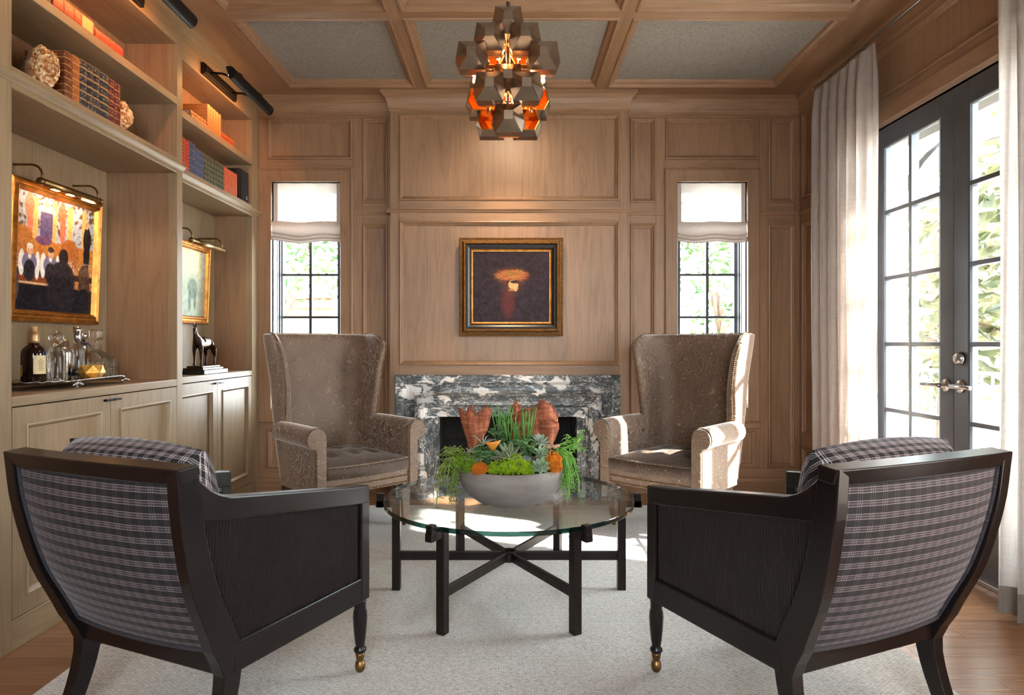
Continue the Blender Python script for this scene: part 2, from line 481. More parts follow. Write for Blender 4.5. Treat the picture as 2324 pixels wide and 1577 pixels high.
# panelled walls: boards (stiles and rails) around recessed, moulded panels
class Wall:
    def __init__(s, root, fn): s.r = root; s.fn = fn
    def map(s, mb):
        mb.v = [tuple(s.fn(*p)) for p in mb.v]; return mb
    def board(s, u0, u1, z0, z1, kind, d=0.0, depth=0.03):
        mt = oak['z'] if kind == 'stile' else oak[s.axis]
        s.map(MB().box(u0 + 0.0004, u1 - 0.0004, d - depth, d, z0 + 0.0004, z1 - 0.0004)).build(kind, mt, s.r, bevel=0.0012, seg=1)
    def panel(s, u0, u1, z0, z1, label=None):
        p = s.map(MB().box(u0, u1, -0.032, -0.017, z0, z1)).build('panel', oak['z'], s.r, label=label)
        prof = [(0, -0.02), (0, 0.003), (0.003, 0.009), (0.010, 0.011), (0.016, 0.007), (0.020, -0.001), (0.027, -0.004), (0.033, -0.012), (0.034, -0.018)]
        def P(c, t, h):
            uu = u0 + t if c in (0, 3) else u1 - t; zz = z0 + t if c in (0, 1) else z1 - t
            return s.fn(uu, h, zz)
        MB().ring(prof, P).build('panel_moulding', oak['z'], p)
    def strip(s, u0, u1, prof, name, axis=None):
        """profile of (out, z) run along the wall"""
        mb = MB().prism([(d, z) for d, z in prof], u0, u1, 'x')
        s.map(mb).build(name, oak[axis or s.axis], s.r)

wall_back = structure_empty('wall_back', 'oak panelled wall at the far end with two tall windows')
WB = Wall(wall_back, lambda u, d, z: Vector((u, YB - d, z))); WB.axis = 'x'
bx = lambda p: (p - CX) / FPX * YB
bz = lambda p: CH - (p - CY) / FPX * YB
WZ0, WZ1 = 0.65, bz(412)                     # window openings
WOP = ((-1.82, -1.29), (1.29, 1.828))
core = MB()
for a, b in ((-2.5, -1.83), (-1.28, -0.62), (0.61, 1.28), (1.838, 2.43)): core.box(a, b, YB + 0.032, 5.12, -0.1, 3.3)
core.box(-0.62, 0.61, YB + 0.032, 5.12, 0.82, 3.3).box(-0.62, 0.61, YC + 0.52, YC + 0.6, -0.1, 0.82)
for a, b in ((-1.83, -1.28), (1.28, 1.838)):
    core.box(a, b, YB + 0.032, 5.12, -0.1, WZ0); core.box(a, b, YB + 0.032, 5.12, WZ1, 3.3)
core.build('masonry', simple('plaster_core', lin(190, 184, 176), 0.9), wall_back)
zt, zr0, zr1, zlow, zbase = bz(268), bz(460), bz(508), bz(1062), bz(1085)
zc0, zc1 = bz(957), bz(385)                  # casing outer
ztop = 2.89
# left of the chimney breast
L0, L1 = -1.93, bx(893)
WB.board(L0, L1, zt, ztop + 0.02, 'rail')
WB.board(L0, bx(608), zc1, zt, 'stile')
WB.panel(bx(608), bx(800), bz(362), zt)
WB.board(bx(608), bx(800), zc1, bz(362), 'rail')
WB.board(bx(800), bx(823), zlow, zt, 'stile')
WB.panel(bx(823), bx(880), zr0, zt); WB.panel(bx(823), bx(880), zlow, zr1)
WB.board(bx(880), L1, zlow, zt, 'stile')
WB.board(bx(823), bx(880), zr1, zr0, 'rail')
WB.board(L0, bx(800), zlow + 0.30, zc0, 'rail')
WB.board(L0, bx(607), zlow, zlow + 0.30, 'stile'); WB.board(bx(795), bx(800), zlow, zlow + 0.30, 'stile')
WB.panel(bx(607), bx(795), zlow, zlow + 0.30)
WB.board(L0, L1, zbase, zlow, 'rail')
# right of the chimney breast
R0, R1 = bx(1417), XR
WB.board(R0, R1, zt, ztop + 0.02, 'rail')
WB.board(R0, bx(1430), zlow, zt, 'stile')
WB.panel(bx(1430), bx(1488), zr0, zt); WB.panel(bx(1430), bx(1488), zlow, zr1)
WB.board(bx(1430), bx(1488), zr1, zr0, 'rail')
WB.board(bx(1488), bx(1510), zlow, zt, 'stile')
WB.panel(bx(1510), bx(1724), bz(362), zt)
WB.board(bx(1510), bx(1724), zc1, bz(362), 'rail')
WB.board(bx(1724), bx(1743), zlow, zt, 'stile')
WB.panel(bx(1743), bx(1803), zr0, zt); WB.panel(bx(1743), bx(1803), zlow, zr1)
WB.board(bx(1743), bx(1803), zr1, zr0, 'rail')
WB.board(bx(1803), R1, zlow, zt, 'stile')
WB.board(bx(1510), bx(1724), zlow + 0.30, zc0, 'rail')
WB.board(bx(1510), bx(1517), zlow, zlow + 0.30, 'stile'); WB.board(bx(1717), bx(1724), zlow, zlow + 0.30, 'stile')
WB.panel(bx(1517), bx(1717), zlow, zlow + 0.30)
WB.board(R0, R1, zbase, zlow, 'rail')
zrail = bz(484)
RAILP = [(0, zrail - 0.016), (0.008, zrail - 0.012), (0.012, zrail), (0.018, zrail + 0.006), (0.018, zrail + 0.014), (0, zrail + 0.016)]
for a, b in ((bx(803), L1), (R0, bx(1507)), (bx(1727), R1)): WB.strip(a, b, RAILP, 'rail_bead')
CROWN = [(0, 2.885), (0.008, 2.885), (0.008, 2.908), (0.014, 2.916), (0.018, 2.935), (0.030, 2.972), (0.048, 2.994), (0.056, 2.998), (0.056, ZS + 0.002), (0, ZS + 0.002)]
WB.strip(L0, L1 + 0.0, CROWN, 'crown_moulding'); WB.strip(R0, R1, CROWN, 'crown_moulding')

bb = structure_empty('baseboard_back', 'oak baseboard along the far wall')
for a, b in ((L0, L1), (R0, R1)):
    MB().prism([(YB + 0.01, 0), (YB - 0.016, 0), (YB - 0.016, zbase - 0.02), (YB - 0.008, zbase), (YB + 0.01, zbase)], a, b, 'x').build('baseboard_board', oak['x'], bb)

# chimney breast
chim = structure_empty('wall_chimney', 'projecting oak panelled chimney breast')
WC = Wall(chim, lambda u, d, z: Vector((u, YC - d, z))); WC.axis = 'x'
cx = lambda p: (p - CX) / FPX * YC
cz = lambda p: CH - (p - CY) / FPX * YC
CL, CRr = cx(885), cx(1425)
FL, FR, FZ = cx(900), cx(1405), cz(850)      # fireplace surround
cb = MB()
cb.box(CL + 0.001, FL + 0.2, YC + 0.03, 5.0, 0, 3.2).box(FR - 0.2, CRr - 0.001, YC + 0.03, 5.0, 0, 3.2).box(FL + 0.2, FR - 0.2, YC + 0.03, 5.0, 0.78, 3.2)
cb.build('breast_core', oak['z'], chim)
WC.board(CL, cx(906), 0, 2.91, 'stile'); WC.board(cx(1406), CRr, 0, 2.91, 'stile')
WC.board(cx(906), cx(1406), cz(259), 2.91, 'rail')
WC.panel(cx(906), cx(1406), cz(455), cz(259))
WC.board(cx(906), cx(1406), cz(501), cz(455), 'rail')
WC.panel(cx(906), cx(1406), cz(829), cz(501))
WC.board(cx(906), cx(1406), FZ - 0.12, cz(829), 'rail')
zrc = cz(478)
rp = [(0, zrc - 0.016), (0.010, zrc - 0.010), (0.014, zrc), (0.024, zrc + 0.006), (0.024, zrc + 0.014), (0, zrc + 0.018)]
WC.strip(CL - 0.024, CRr + 0.024, rp, 'rail_bead')
CC = [(0, 2.880), (0.008, 2.884), (0.008, 2.90), (0.014, 2.912), (0.018, 2.94), (0.028, 2.972), (0.050, 2.996), (0.064, 3.004), (0.064, ZS + 0.002)]
def crownP(c, t, h):
    return Vector((CL - t if c in (0, 1) else CRr + t, 5.0 if c in (0, 3) else YC - t, h))
MB().ring([(t, h) for t, h in CC], crownP, closed=False).build('crown_moulding', oak['x'], chim)

# right wall
wall_right = structure_empty('wall_right', 'oak panelled wall with french doors')
WR = Wall(wall_right, lambda u, d, z: Vector((XR - d, u, z))); WR.axis = 'y'
D0, D1, DZ = DOORS[0] - 0.01, DOORS[1] + 0.01, 2.45
core = MB().box(XR + 0.032, XR + 0.2, D1, 5.1, -0.1, 3.3).box(XR + 0.032, XR + 0.2, D0, D1, DZ, 3.3)
core.box(XR + 0.032, XR + 0.2, 1.4, D0, -0.1, 3.3).box(XR + 0.032, XR + 0.2, YF - 0.1, 0.1, -0.1, 3.3).box(XR + 0.032, XR + 0.2, 0.1, 1.4, 2.4, 3.3).box(XR + 0.032, XR + 0.2, 0.1, 1.4, -0.1, 0.36)
core.build('masonry', simple('plaster_core_b', lin(190, 184, 176), 0.9), wall_right)
zh = bz(262)
WR.board(YF, YB, zh, 2.91, 'rail')
WR.board(4.825, YB, 0, zh, 'stile'); WR.board(D1 + 0.095, 4.22, 0, zh, 'stile')
WR.panel(4.22, 4.825, zr0 + 0.02, zh); WR.board(4.22, 4.825, zr1, zr0 + 0.02, 'rail')
WR.panel(4.22, 4.825, zlow + 0.26, zr1); WR.board(4.22, 4.825, zlow + 0.17, zlow + 0.26, 'rail')
WR.panel(4.22, 4.825, zlow, zlow + 0.17); WR.board(4.22, 4.825, 0, zlow, 'rail')
WR.strip(D1 + 0.1, YB, RAILP, 'rail_bead')
WR.board(D0 - 0.3, D1 + 0.095, 2.545, 2.60, 'rail')
WR.panel(D0 - 0.3, D1 + 0.095, 2.60, zh)
WR.board(1.4, D0 - 0.1, 0, 2.545, 'stile'); WR.board(1.4, D0 - 0.3, 2.545, zh, 'stile')
WR.board(YF, 0.1, 0, zh, 'stile'); WR.board(0.1, 1.4, 2.4, zh, 'rail'); WR.board(0.1, 1.4, 0, 0.36, 'rail')
WR.strip(YF, YB, CROWN, 'crown_moulding')
tr = structure_empty('trim_door', 'oak casing around the french doors')
for u0, u1, z0, z1, k in ((D0 - 0.095, D1 + 0.095, DZ, 2.545, 'y'), (D0 - 0.095, D0, 0, DZ, 'z'), (D1, D1 + 0.095, 0, DZ, 'z')):
    MB().box(XR - 0.018, XR + 0.06, u0, u1, z0, z1).build('casing', oak[k], tr, bevel=0.004)
MB().box(XR + 0.0, XR + 0.09, D0, D1, 0.0, 0.02).build('threshold', nickel, tr, bevel=0.003, label='metal threshold strip')

# left wall and wall behind the camera
wl = structure(MB().box(-2.42, -2.32, YF - 0.1, 5.0, -0.1, 3.2).build('wall_left', oak['z']), 'wall behind the bookcases')
MB().box(-2.3, -1.9, YF, 2.2, 0, ZS).build('panel', oak['z'], wl)
wf = structure_empty('wall_front', 'wall behind the viewpoint with an opening added for light')
for a in ((-2.4, -0.7, 0, 3.2), (0.9, 2.4, 0, 3.2), (-0.7, 0.9, 0, 1.25), (-0.7, 0.9, 2.45, 3.2)):
    MB().box(a[0], a[1], YF - 0.12, YF, a[2], a[3]).build('panel', oak['z'], wf)
w4 = structure_empty('front_fill_window', 'unseen window added for light behind the viewpoint')  # unseen window, added and sized to let in fill light
MB().box(-0.7, 0.9, YF - 0.07, YF - 0.065, 1.25, 2.45).build('pane', pane_glass, w4)
for i in range(3):
    MB().box(-0.7 + i * 0.77, -0.7 + i * 0.77 + 0.06, YF - 0.1, YF - 0.04, 1.25, 2.45).build('mullion', dark_sash, w4)
w3 = structure_empty('window_4', 'glazed doors on the right, nearer the viewpoint')
MB().box(XR + 0.1, XR + 0.105, 0.1, 1.4, 0.36, 2.4).build('pane', pane_glass, w3)
for y in (0.1, 0.72, 1.33): MB().box(XR + 0.07, XR + 0.13, y, y + 0.07, 0.36, 2.4).build('mullion', door_paint, w3)
# ceiling
ceiling = structure_empty('ceiling', 'coffered ceiling of oak beams and grey linen panels')
MB().box(-2.4, 2.45, YF - 0.1, 5.1, 3.14, 3.22).build('deck', oak['x'], ceiling)
GX = [(-1.60, -0.70), (-0.60, 0.632), (0.735, 1.95)]
GY = [(3.69, 4.645), (2.63, 3.585), (1.57, 2.525), (0.51, 1.465), (-0.55, 0.405)]
def beam(x0, x1, y0, y1, ax): MB().box(x0, x1, y0, y1, ZS, 3.142).build('beam', oak[ax], ceiling)
beam(-2.0, GX[0][0], YF, YB, 'y'); beam(GX[2][1], XR, YF, YB, 'y')
beam(GX[0][1], GX[1][0], YF, YB, 'y'); beam(GX[1][1], GX[2][0], YF, YB, 'y')
for gx in GX:
    beam(gx[0], gx[1], GY[0][1], YB, 'x')
    for j in range(4): beam(gx[0], gx[1], GY[j + 1][1], GY[j][0], 'x')
    beam(gx[0], gx[1], YF, GY[4][0], 'x')
    for gy in GY:
        p = MB().box(gx[0], gx[1], gy[0], gy[1], 3.060, 3.138).build('panel', ceil_fabric, ceiling)
        def P(c, t, h, gx=gx, gy=gy):
            return Vector((gx[0] + t if c in (0, 3) else gx[1] - t, gy[0] + t if c in (0, 1) else gy[1] - t, h))
        MB().ring([(-0.016, ZS + 0.001), (-0.014, ZS - 0.006), (-0.002, ZS - 0.008), (0.006, ZS + 0.004), (0.010, ZS + 0.010), (0.018, ZS + 0.014), (0.030, ZS + 0.020), (0.036, ZS + 0.030), (0.040, 3.061)], P).build('panel_moulding', oak['x'], p)

# windows of the far wall
jamb_paint = simple('pale_jamb_paint', lin(176, 182, 178), 0.5)
def window(name, x0, x1, sgn, label):
    w = structure_empty(name, label)
    def P(c, t, h):
        return Vector((x0 - 0.092 + t if c in (0, 3) else x1 + 0.092 - t, YB - h, WZ0 - 0.105 + t if c in (0, 1) else WZ1 + 0.092 - t))
    MB().ring([(-0.006, 0), (-0.006, 0.014), (0.0, 0.020), (0.006, 0.020), (0.008, 0.012), (0.09, 0.010), (0.092, 0.006), (0.092, -0.05)], P).build('casing', oak['z'], w)
    lin_ = MB()
    for a, b in ((x0 - 0.02, x0), (x1, x1 + 0.02)): lin_.box(a, b, YB + 0.02, YB + 0.13, WZ0, WZ1)
    lin_.box(x0 - 0.02, x1 + 0.02, YB + 0.02, YB + 0.13, WZ1, WZ1 + 0.02)
    lin_.build('jamb', jamb_paint, w)
    MB().box(x0 - 0.02, x1 + 0.02, YB + 0.0, YB + 0.13, WZ0 - 0.02, WZ0).build('sill', oak['x'], w)
    # stepped dark frame between the reveal and the sash
    ys = 5.07
    fr = MB()
    for k in range(3):
        a, b = YB + 0.13 + k * 0.033, YB + 0.13 + (k + 1) * 0.033
        ins = 0.004 + 0.007 * k
        fr.box(x0 - 0.03, x0 + ins, a, b, WZ0, WZ1); fr.box(x1 - ins, x1 + 0.03, a, b, WZ0, WZ1)
        fr.box(x0, x1, a, b, WZ1 - ins, WZ1 + 0.03); fr.box(x0, x1, a, b, WZ0 - 0.03, WZ0 + ins)
    fr.build('frame', dark_sash, w)
    xm = sgn * 1.585
    g0, g1 = min(xm - 0.215, xm + 0.215), max(xm - 0.215, xm + 0.215)
    zs = [WZ0 + 0.03] + [1.013 + 0.339 * k for k in range(4)] + [WZ1 - 0.03]
    sash = MB()
    sash.box(x0 - 0.02, g0, ys, ys + 0.04, WZ0, WZ1).box(g1, x1 + 0.03, ys, ys + 0.04, WZ0, WZ1)
    sash.box(g0, g1, ys, ys + 0.04, WZ0, zs[0]).box(g0, g1, ys, ys + 0.04, zs[-1], WZ1)
    sash.build('sash', dark_sash, w)
    MB().box(xm - 0.011, xm + 0.011, ys, ys + 0.04, zs[0], zs[-1]).build('muntin', dark_sash, w)
    for z in zs[1:-1]:
        MB().box(g0, g1, ys + 0.001, ys + 0.039, z - 0.009, z + 0.009).build('muntin', dark_sash, w)
    for a, b in ((g0, xm - 0.011), (xm + 0.011, g1)):
        for i in range(len(zs) - 1):
            MB().box(a, b, ys + 0.018, ys + 0.022, zs[i] + 0.009, zs[i + 1] - 0.009).build('pane', pane_glass, w)
window('window_1', WOP[0][0], WOP[0][1], -1, 'tall narrow window left of the fireplace')
window('window_2', WOP[1][0], WOP[1][1], 1, 'tall narrow window right of the fireplace')

# french doors: two leaves
XD = XR + 0.035
def leaf(name, y0, y1, label, near):
    d = structure_empty(name, label)
    st = 0.104
    g0, g1 = y0 + st, y1 - st
    for a, b in ((y0 + 0.002, g0), (g1, y1 - 0.002)): MB().box(XD, XD + 0.05, a, b, 0.02, 2.44).build('stile', door_paint, d, bevel=0.003)
    MB().box(XD, XD + 0.05, g0, g1, 2.33, 2.44).build('rail', door_paint, d); MB().box(XD, XD + 0.05, g0, g1, 0.02, 0.353).build('rail', door_paint, d)
    ym = (g0 + g1) / 2
    zz = [0.353, 0.746, 1.138, 1.533, 1.93, 2.33]
    MB().box(XD + 0.002, XD + 0.048, ym - 0.012, ym + 0.012, zz[0], zz[-1]).build('muntin', door_paint, d, bevel=0.003)
    for z in zz[1:-1]: MB().box(XD + 0.003, XD + 0.047, g0, g1, z - 0.012, z + 0.012).build('muntin', door_paint, d, bevel=0.003)
    def P(c, t, h): return Vector((XD + 0.006 - h, g0 + t if c in (0, 3) else g1 - t, zz[0] + t if c in (0, 1) else zz[-1] - t))
    MB().ring([(0, 0.006), (0.008, 0.004), (0.012, -0.006), (0.012, -0.014)], P).build('glazing_bead', door_paint, d)
    for a, b in ((g0, ym - 0.012), (ym + 0.012, g1)):
        for i in range(5):
            MB().box(XD + 0.022, XD + 0.026, a, b, zz[i] + (0.012 if i else 0), zz[i + 1] - (0.012 if i < 4 else 0)).build('pane', pane_glass, d)
    # lever on its rose
    yl = y1 - 0.052 if near else y0 + 0.052
    sg = -1 if near else 1
    rose = MB(); rose.lathe([(0.0, 0), (0.033, 0), (0.033, 0.006), (0.028, 0.010), (0.012, 0.011), (0.012, 0.045), (0.0, 0.045)], 24)
    rose.v = [(XD - z, yl + x, 0.925 + y) for x, y, z in rose.v]
    h = rose.build('handle_rose', nickel, d)
    MB().tube([(XD - 0.045, yl - sg * 0.012, 0.925), (XD - 0.046, yl + sg * 0.06, 0.926), (XD - 0.046, yl + sg * 0.125, 0.925)], [0.011, 0.010, 0.010], 12).build('lever', nickel, h)
    if near:
        b = MB().lathe([(0.0, 0), (0.034, 0), (0.034, 0.012), (0.027, 0.020), (0.025, 0.024), (0.0, 0.024)], 24)
        b.v = [(XD - z, yl + x, 1.065 + y) for x, y, z in b.v]
        db = b.build('deadbolt', nickel, d)
        MB().box(XD - 0.034, XD - 0.022, yl - 0.004, yl + 0.004, 1.050, 1.080).build('thumb_turn', nickel, db, bevel=0.002)
leaf('door_1', 3.232, DOORS[1], 'far leaf of the charcoal french doors', False)
leaf('door_2', DOORS[0], 3.232, 'near leaf of the charcoal french doors with deadbolt', True)

# ------------------------------------------------------------------ outdoors
stucco = simple('warm_stucco', lin(126, 108, 96), 0.9, 0, 0.06, 5, 0.2, 80)
gs = simple('pale_paving', lin(176, 170, 160), 0.9, 0, 0.1, 3)
structure(MB().box(-14, 16, 5.15, 22, -0.3, -0.12).box(2.45, 16, -8, 5.15, -0.3, -0.12).box(-14, 2.45, -14, YF - 0.15, -0.3, -0.12).build('ground', gs), 'sunlit paving outdoors')
structure(MB().box(2.46, 2.78, 4.42, 4.72, -0.12, 3.2).build('trim_1', stucco), 'stucco pier outside the doors')
br = MB()
pts_o, pts_i = [], []
for i in range(9):
    t = R(8 + 70 * i / 8)
    pts_o.append((2.78 + 0.95 - 0.95 * math.cos(t), 1.95 + 0.85 * math.sin(t)))
    pts_i.append((2.78 + 0.95 - 0.83 * math.cos(t), 1.95 + 0.70 * math.sin(t)))
br.prism(pts_o + pts_i[::-1], 4.50, 4.62, 'y')
tag(br.build('timber_brace', simple('grey_timber', lin(50, 48, 46), 0.8)), 'curved grey timber brace outside the upper door panes', 'brace')
tag(MB().prism([(2.50, 2.80), (3.15, 2.70), (3.15, 2.80), (2.50, 2.90)], 2.0, 5.6, 'y').build('porch_eave', simple('grey_eave', lin(60, 58, 55), 0.8)), 'grey porch eave outside above the french doors', 'eave')
rail = thing('balcony_railing', 'dark thin iron railing outside beyond the french doors', 'railing', (3.6, 4.0, -0.12))
iron = simple('painted_iron', lin(90, 90, 88), 0.6, 0.3)
MB().box(-0.02, 0.02, -1.6, 3.0, 1.02, 1.05).build('top_rail', iron, rail)
MB().box(-0.012, 0.012, -1.6, 3.0, 0.12, 0.14).build('bottom_rail', iron, rail)
bm_ = MB().box(-0.008, 0.008, -0.008, 0.008, 0, 1.02).mesh('baluster', iron)
for i in range(40): inst('baluster', bm_, rail, (0, -1.58 + i * 0.115, 0))

def leaf_mat(name, a, b):
    t = NT(name)
    r = t.noise(t.coord('Object'), 3.0, 2)
    c = t.ramp(r, [(0.35, a), (0.65, b)])
    return t.done(t.n('MixShader', {0: 0.45, 1: t.pbsdf(Base_Color=c, Roughness=0.4), 2: t.n('BsdfTranslucent', {0: c})}))
leaf_a = leaf_mat('broad_leaf', lin(50, 60, 34), lin(112, 108, 76))
leaf_b = leaf_mat('fine_leaf', lin(26, 48, 20), lin(66, 90, 42))
bark_m = simple('pale_bark', lin(84, 66, 52), 0.9, 0, 0.2)
def foliage(mb, c, rad, n, size, rs, squash=(1, 1, 1)):
    for _ in range(n):
        d = Vector((rs.gauss(0, 1), rs.gauss(0, 1), rs.gauss(0, 1))).normalized() * (rs.random() ** 0.45) * rad
        p = Vector(c) + Vector((d.x * squash[0], d.y * squash[1], d.z * squash[2]))
        a = Vector((rs.gauss(0, 1), rs.gauss(0, 1), rs.gauss(0, 0.6))).normalized(); b = a.cross(Vector((rs.gauss(0, 1), rs.gauss(0, 1), rs.gauss(0, 1)))).normalized()
        n_ = a.cross(b) * size * 0.12
        s_ = size * rs.uniform(0.6, 1.2)
        mb.add([p - a * s_, p + b * s_ * 0.38 + n_, p + a * s_, p - b * s_ * 0.38 + n_], [(0, 1, 2), (0, 2, 3)])
def tree(name, label, base, trunk, blobs, size, mt, seed):
    rs = random.Random(seed)
    t = thing(name, label, 'tree', base)
    MB().tube([(0, 0, 0), (0.05, 0.03, trunk * 0.5), (0, 0.05, trunk)], [0.09, 0.07, 0.05], 8).build('trunk', bark_m, t)
    mb = MB(); bmb = MB()
    for c, r, n in blobs:
        foliage(mb, c, r, n, size, rs)
        bmb.tube([(0, 0.04, trunk * 0.7), (Vector(c) + Vector((0, 0, trunk * 0.7))) / 2, c], [0.035, 0.025, 0.012], 6)
    bmb.build('branch', bark_m, t)
    mb.build('foliage', mt, t, weld=False, fix=False)['kind'] = 'stuff'
    return t
tree('magnolia_tree', 'broad-leaved tree beyond the railing seen through the near door leaf', (4.9, 5.6, -0.12), 1.8,
     [((0, 0, 2.5), 0.9, 260), ((-0.5, 0.6, 1.5), 0.8, 220), ((0.4, -0.9, 1.7), 0.8, 220), ((0.3, 0.9, 3.1), 0.8, 200), ((0.1, -0.3, 0.9), 0.6, 140)], 0.16, leaf_a, 3)
tree('magnolia_tree', 'broad-leaved tree seen through the far door leaf', (5.2, 7.6, -0.12), 1.8,
     [((0, 0, 2.6), 0.95, 260), ((-0.5, 0.3, 1.5), 0.8, 220), ((0.6, -0.5, 1.8), 0.8, 200), ((0, 0.5, 0.8), 0.7, 160)], 0.16, leaf_a, 4)
tree('garden_tree', 'small-leaved tree outside the window left of the fireplace', (-3.1, 8.6, -0.12), 2.2,
     [((0.4, 0, 2.6), 0.8, 420), ((-0.3, 0.2, 3.2), 0.8, 380), ((0.5, -0.6, 2.0), 0.4, 60)], 0.075, leaf_b, 5)
tree('garden_tree', 'leafy tree outside the window right of the fireplace', (3.0, 9.0, -0.12), 2.0,
     [((-0.2, 0, 2.4), 0.9, 520), ((0.4, 0.4, 1.7), 0.7, 380), ((-0.5, -0.4, 3.1), 0.7, 300), ((0.1, 0.2, 1.2), 0.6, 200)], 0.07, leaf_b, 6)
fence = thing('board_fence', 'pale board fence outside the window left of the fireplace', 'fence', (-3.7, 9.6, -0.12))
fw = simple('bleached_cedar', lin(112, 88, 64), 0.9, 0, 0.1)
fb = MB().box(0.003, 0.205, 0, 0.02, 0, 1.95).mesh('board', fw)
for i in range(5): inst('board', fb, fence, (i * 0.208, 0, random.uniform(-0.01, 0.0)))
MB().box(-0.02, 1.06, -0.03, 0.0, 1.80, 1.92).build('fence_rail', fw, fence)
MB().box(-0.02, 1.08, -0.06, 0.05, 1.95, 2.0).build('fence_cap', fw, fence)

# ------------------------------------------------------------------ bookcases
def wb(mb, name, mt, root, **k):
    """build from world coordinates under a thing placed at its base"""
    base = root.matrix_basis.translation
    off = base.copy(); p = root.parent
    return mb.build(name, mt, root, loc=-off, **k)
def bookcase(name, label, X0, s0, s1, y0, y1, xb_up, xb_al, first):
    b = thing(name, label, 'bookcase', (X0 - 0.15, (y0 + y1) / 2, 0))
    def part(n, mt, *boxes, bev=0.0015, par=None):
        mb = MB()
        for q in boxes: mb.box(*q)
        return wb(mb, n, mt, b, bevel=bev, seg=1)
    XBK = -2.31
    part('stile', oakg['z'], (X0 - 0.05, X0, s0, y0, 0, 2.99)); part('stile', oakg['z'], (X0 - 0.05, X0, y1, s1, 0, 2.99))
    part('side_panel', oakg['z'], (XBK, X0 - 0.05, y0 - 0.022, y0 - 0.001, 0, 2.99)); part('side_panel', oak['z'], (XBK, X0 - 0.05, y1 + 0.001, y1 + 0.022, 0, 2.99))
    part('plinth', oakg['y'], (XBK, X0, y0, y1, 0.0, 0.112))
    part('counter', oakg['y'], (XBK, X0, y0, y1, 0.905, 0.943), bev=0.003)
    part('ledge', oakg['y'], (XBK, X0, y0, y1, 2.088, 2.170), bev=0.002)
    part('shelf', oakg['y'], (XBK, X0, y0, y1, 2.468, 2.508), bev=0.002)
    part('header', oakg['y'], (XBK, X0, y0, y1, 2.803, 2.99))
    part('back_panel', oak['z'], (XBK, xb_up, y0, y1, 2.170, 2.803)); part('back_panel', oakg['z'], (XBK, xb_al, y0, y1, 0.943, 2.088)); part('back_panel', oak['z'], (XBK, XBK + 0.02, y0, y1, 0.0, 0.905))
    nose = [(X0 - 0.01, 2.108), (X0 + 0.004, 2.108), (X0 + 0.008, 2.114), (X0 + 0.020, 2.124), (X0 + 0.024, 2.130), (X0 + 0.024, 2.138), (X0 + 0.006, 2.142), (X0 - 0.01, 2.142)]
    wb(MB().add([(x, s0, z) for x, z in nose] + [(x, s1, z) for x, z in nose], [tuple(range(8))[::-1], tuple(range(8, 16))] + [(i, (i + 1) % 8, (i + 1) % 8 + 8, i + 8) for i in range(8)]), 'ledge_moulding', oakg['y'], b)
    cr = [(X0 - 0.02, 2.93), (X0 + 0.004, 2.93), (X0 + 0.006, 2.94), (X0 + 0.004, 2.95), (X0 + 0.012, 2.975), (X0 + 0.026, 3.0), (X0 + 0.03, 3.006), (X0 + 0.03, ZS + 0.001), (X0 - 0.02, ZS + 0.001)]
    wb(MB().add([(x, s0, z) for x, z in cr] + [(x, s1, z) for x, z in cr], [tuple(range(9))[::-1], tuple(range(9, 18))] + [(i, (i + 1) % 9, (i + 1) % 9 + 9, i + 9) for i in range(9)]), 'crown_moulding', oakg['y'], b)
    ym = (y0 + y1) / 2
    for k, (a, c) in enumerate(((y0 + 0.003, ym - 0.0015), (ym + 0.0015, y1 - 0.003))):
        z0, z1, w = 0.116, 0.901, 0.066
        d = MB()
        d.box(X0 - 0.024, X0 - 0.001, a, a + w, z0, z1).box(X0 - 0.024, X0 - 0.001, c - w, c, z0, z1)
        d.box(X0 - 0.024, X0 - 0.0012, a + w, c - w, z0, z0 + w).box(X0 - 0.024, X0 - 0.0012, a + w, c - w, z1 - w, z1)
        dr = wb(d, 'door', oakg['z'], b)
        pn = MB().box(X0 - 0.022, X0 - 0.013, a + w, c - w, z0 + w, z1 - w).build('door_panel', oakg['z'], dr)
        def P(q, t, h, a=a, c=c): return Vector((X0 - 0.001 + h, a + w + t if q in (0, 3) else c - w - t, z0 + w + t if q in (0, 1) else z1 - w - t))
        MB().ring([(0, -0.003), (0, 0.004), (0.006, 0.006), (0.012, 0.001), (0.020, -0.012)], P).build('door_moulding', oakg['z'], dr)
        yh = (c - 0.028) if k == 0 else (a + 0.028)
        MB().box(X0, X0 + 0.014, yh - 0.024, yh + 0.024, z1 - 0.024, z1 - 0.014).box(X0 + 0.008, X0 + 0.018, yh - 0.026, yh + 0.026, z1 - 0.023, z1 - 0.015).build('handle', black_metal, dr, bevel=0.002)
    return b
Y1a, Y1b = 2.349, 3.519
Y2a, Y2b = 3.60, 4.718
bookcase('bookcase', 'larger oak bookcase with the bar tray and bar-scene painting', XC1, 2.2, 3.576, Y1a, Y1b, -2.13, -2.229, True)
bookcase('bookcase', 'oak bookcase next to the left window, with horse statue and blue and green books', XC2, 3.577, YB - 0.022, Y2a, Y2b, -2.12, -2.189, False)

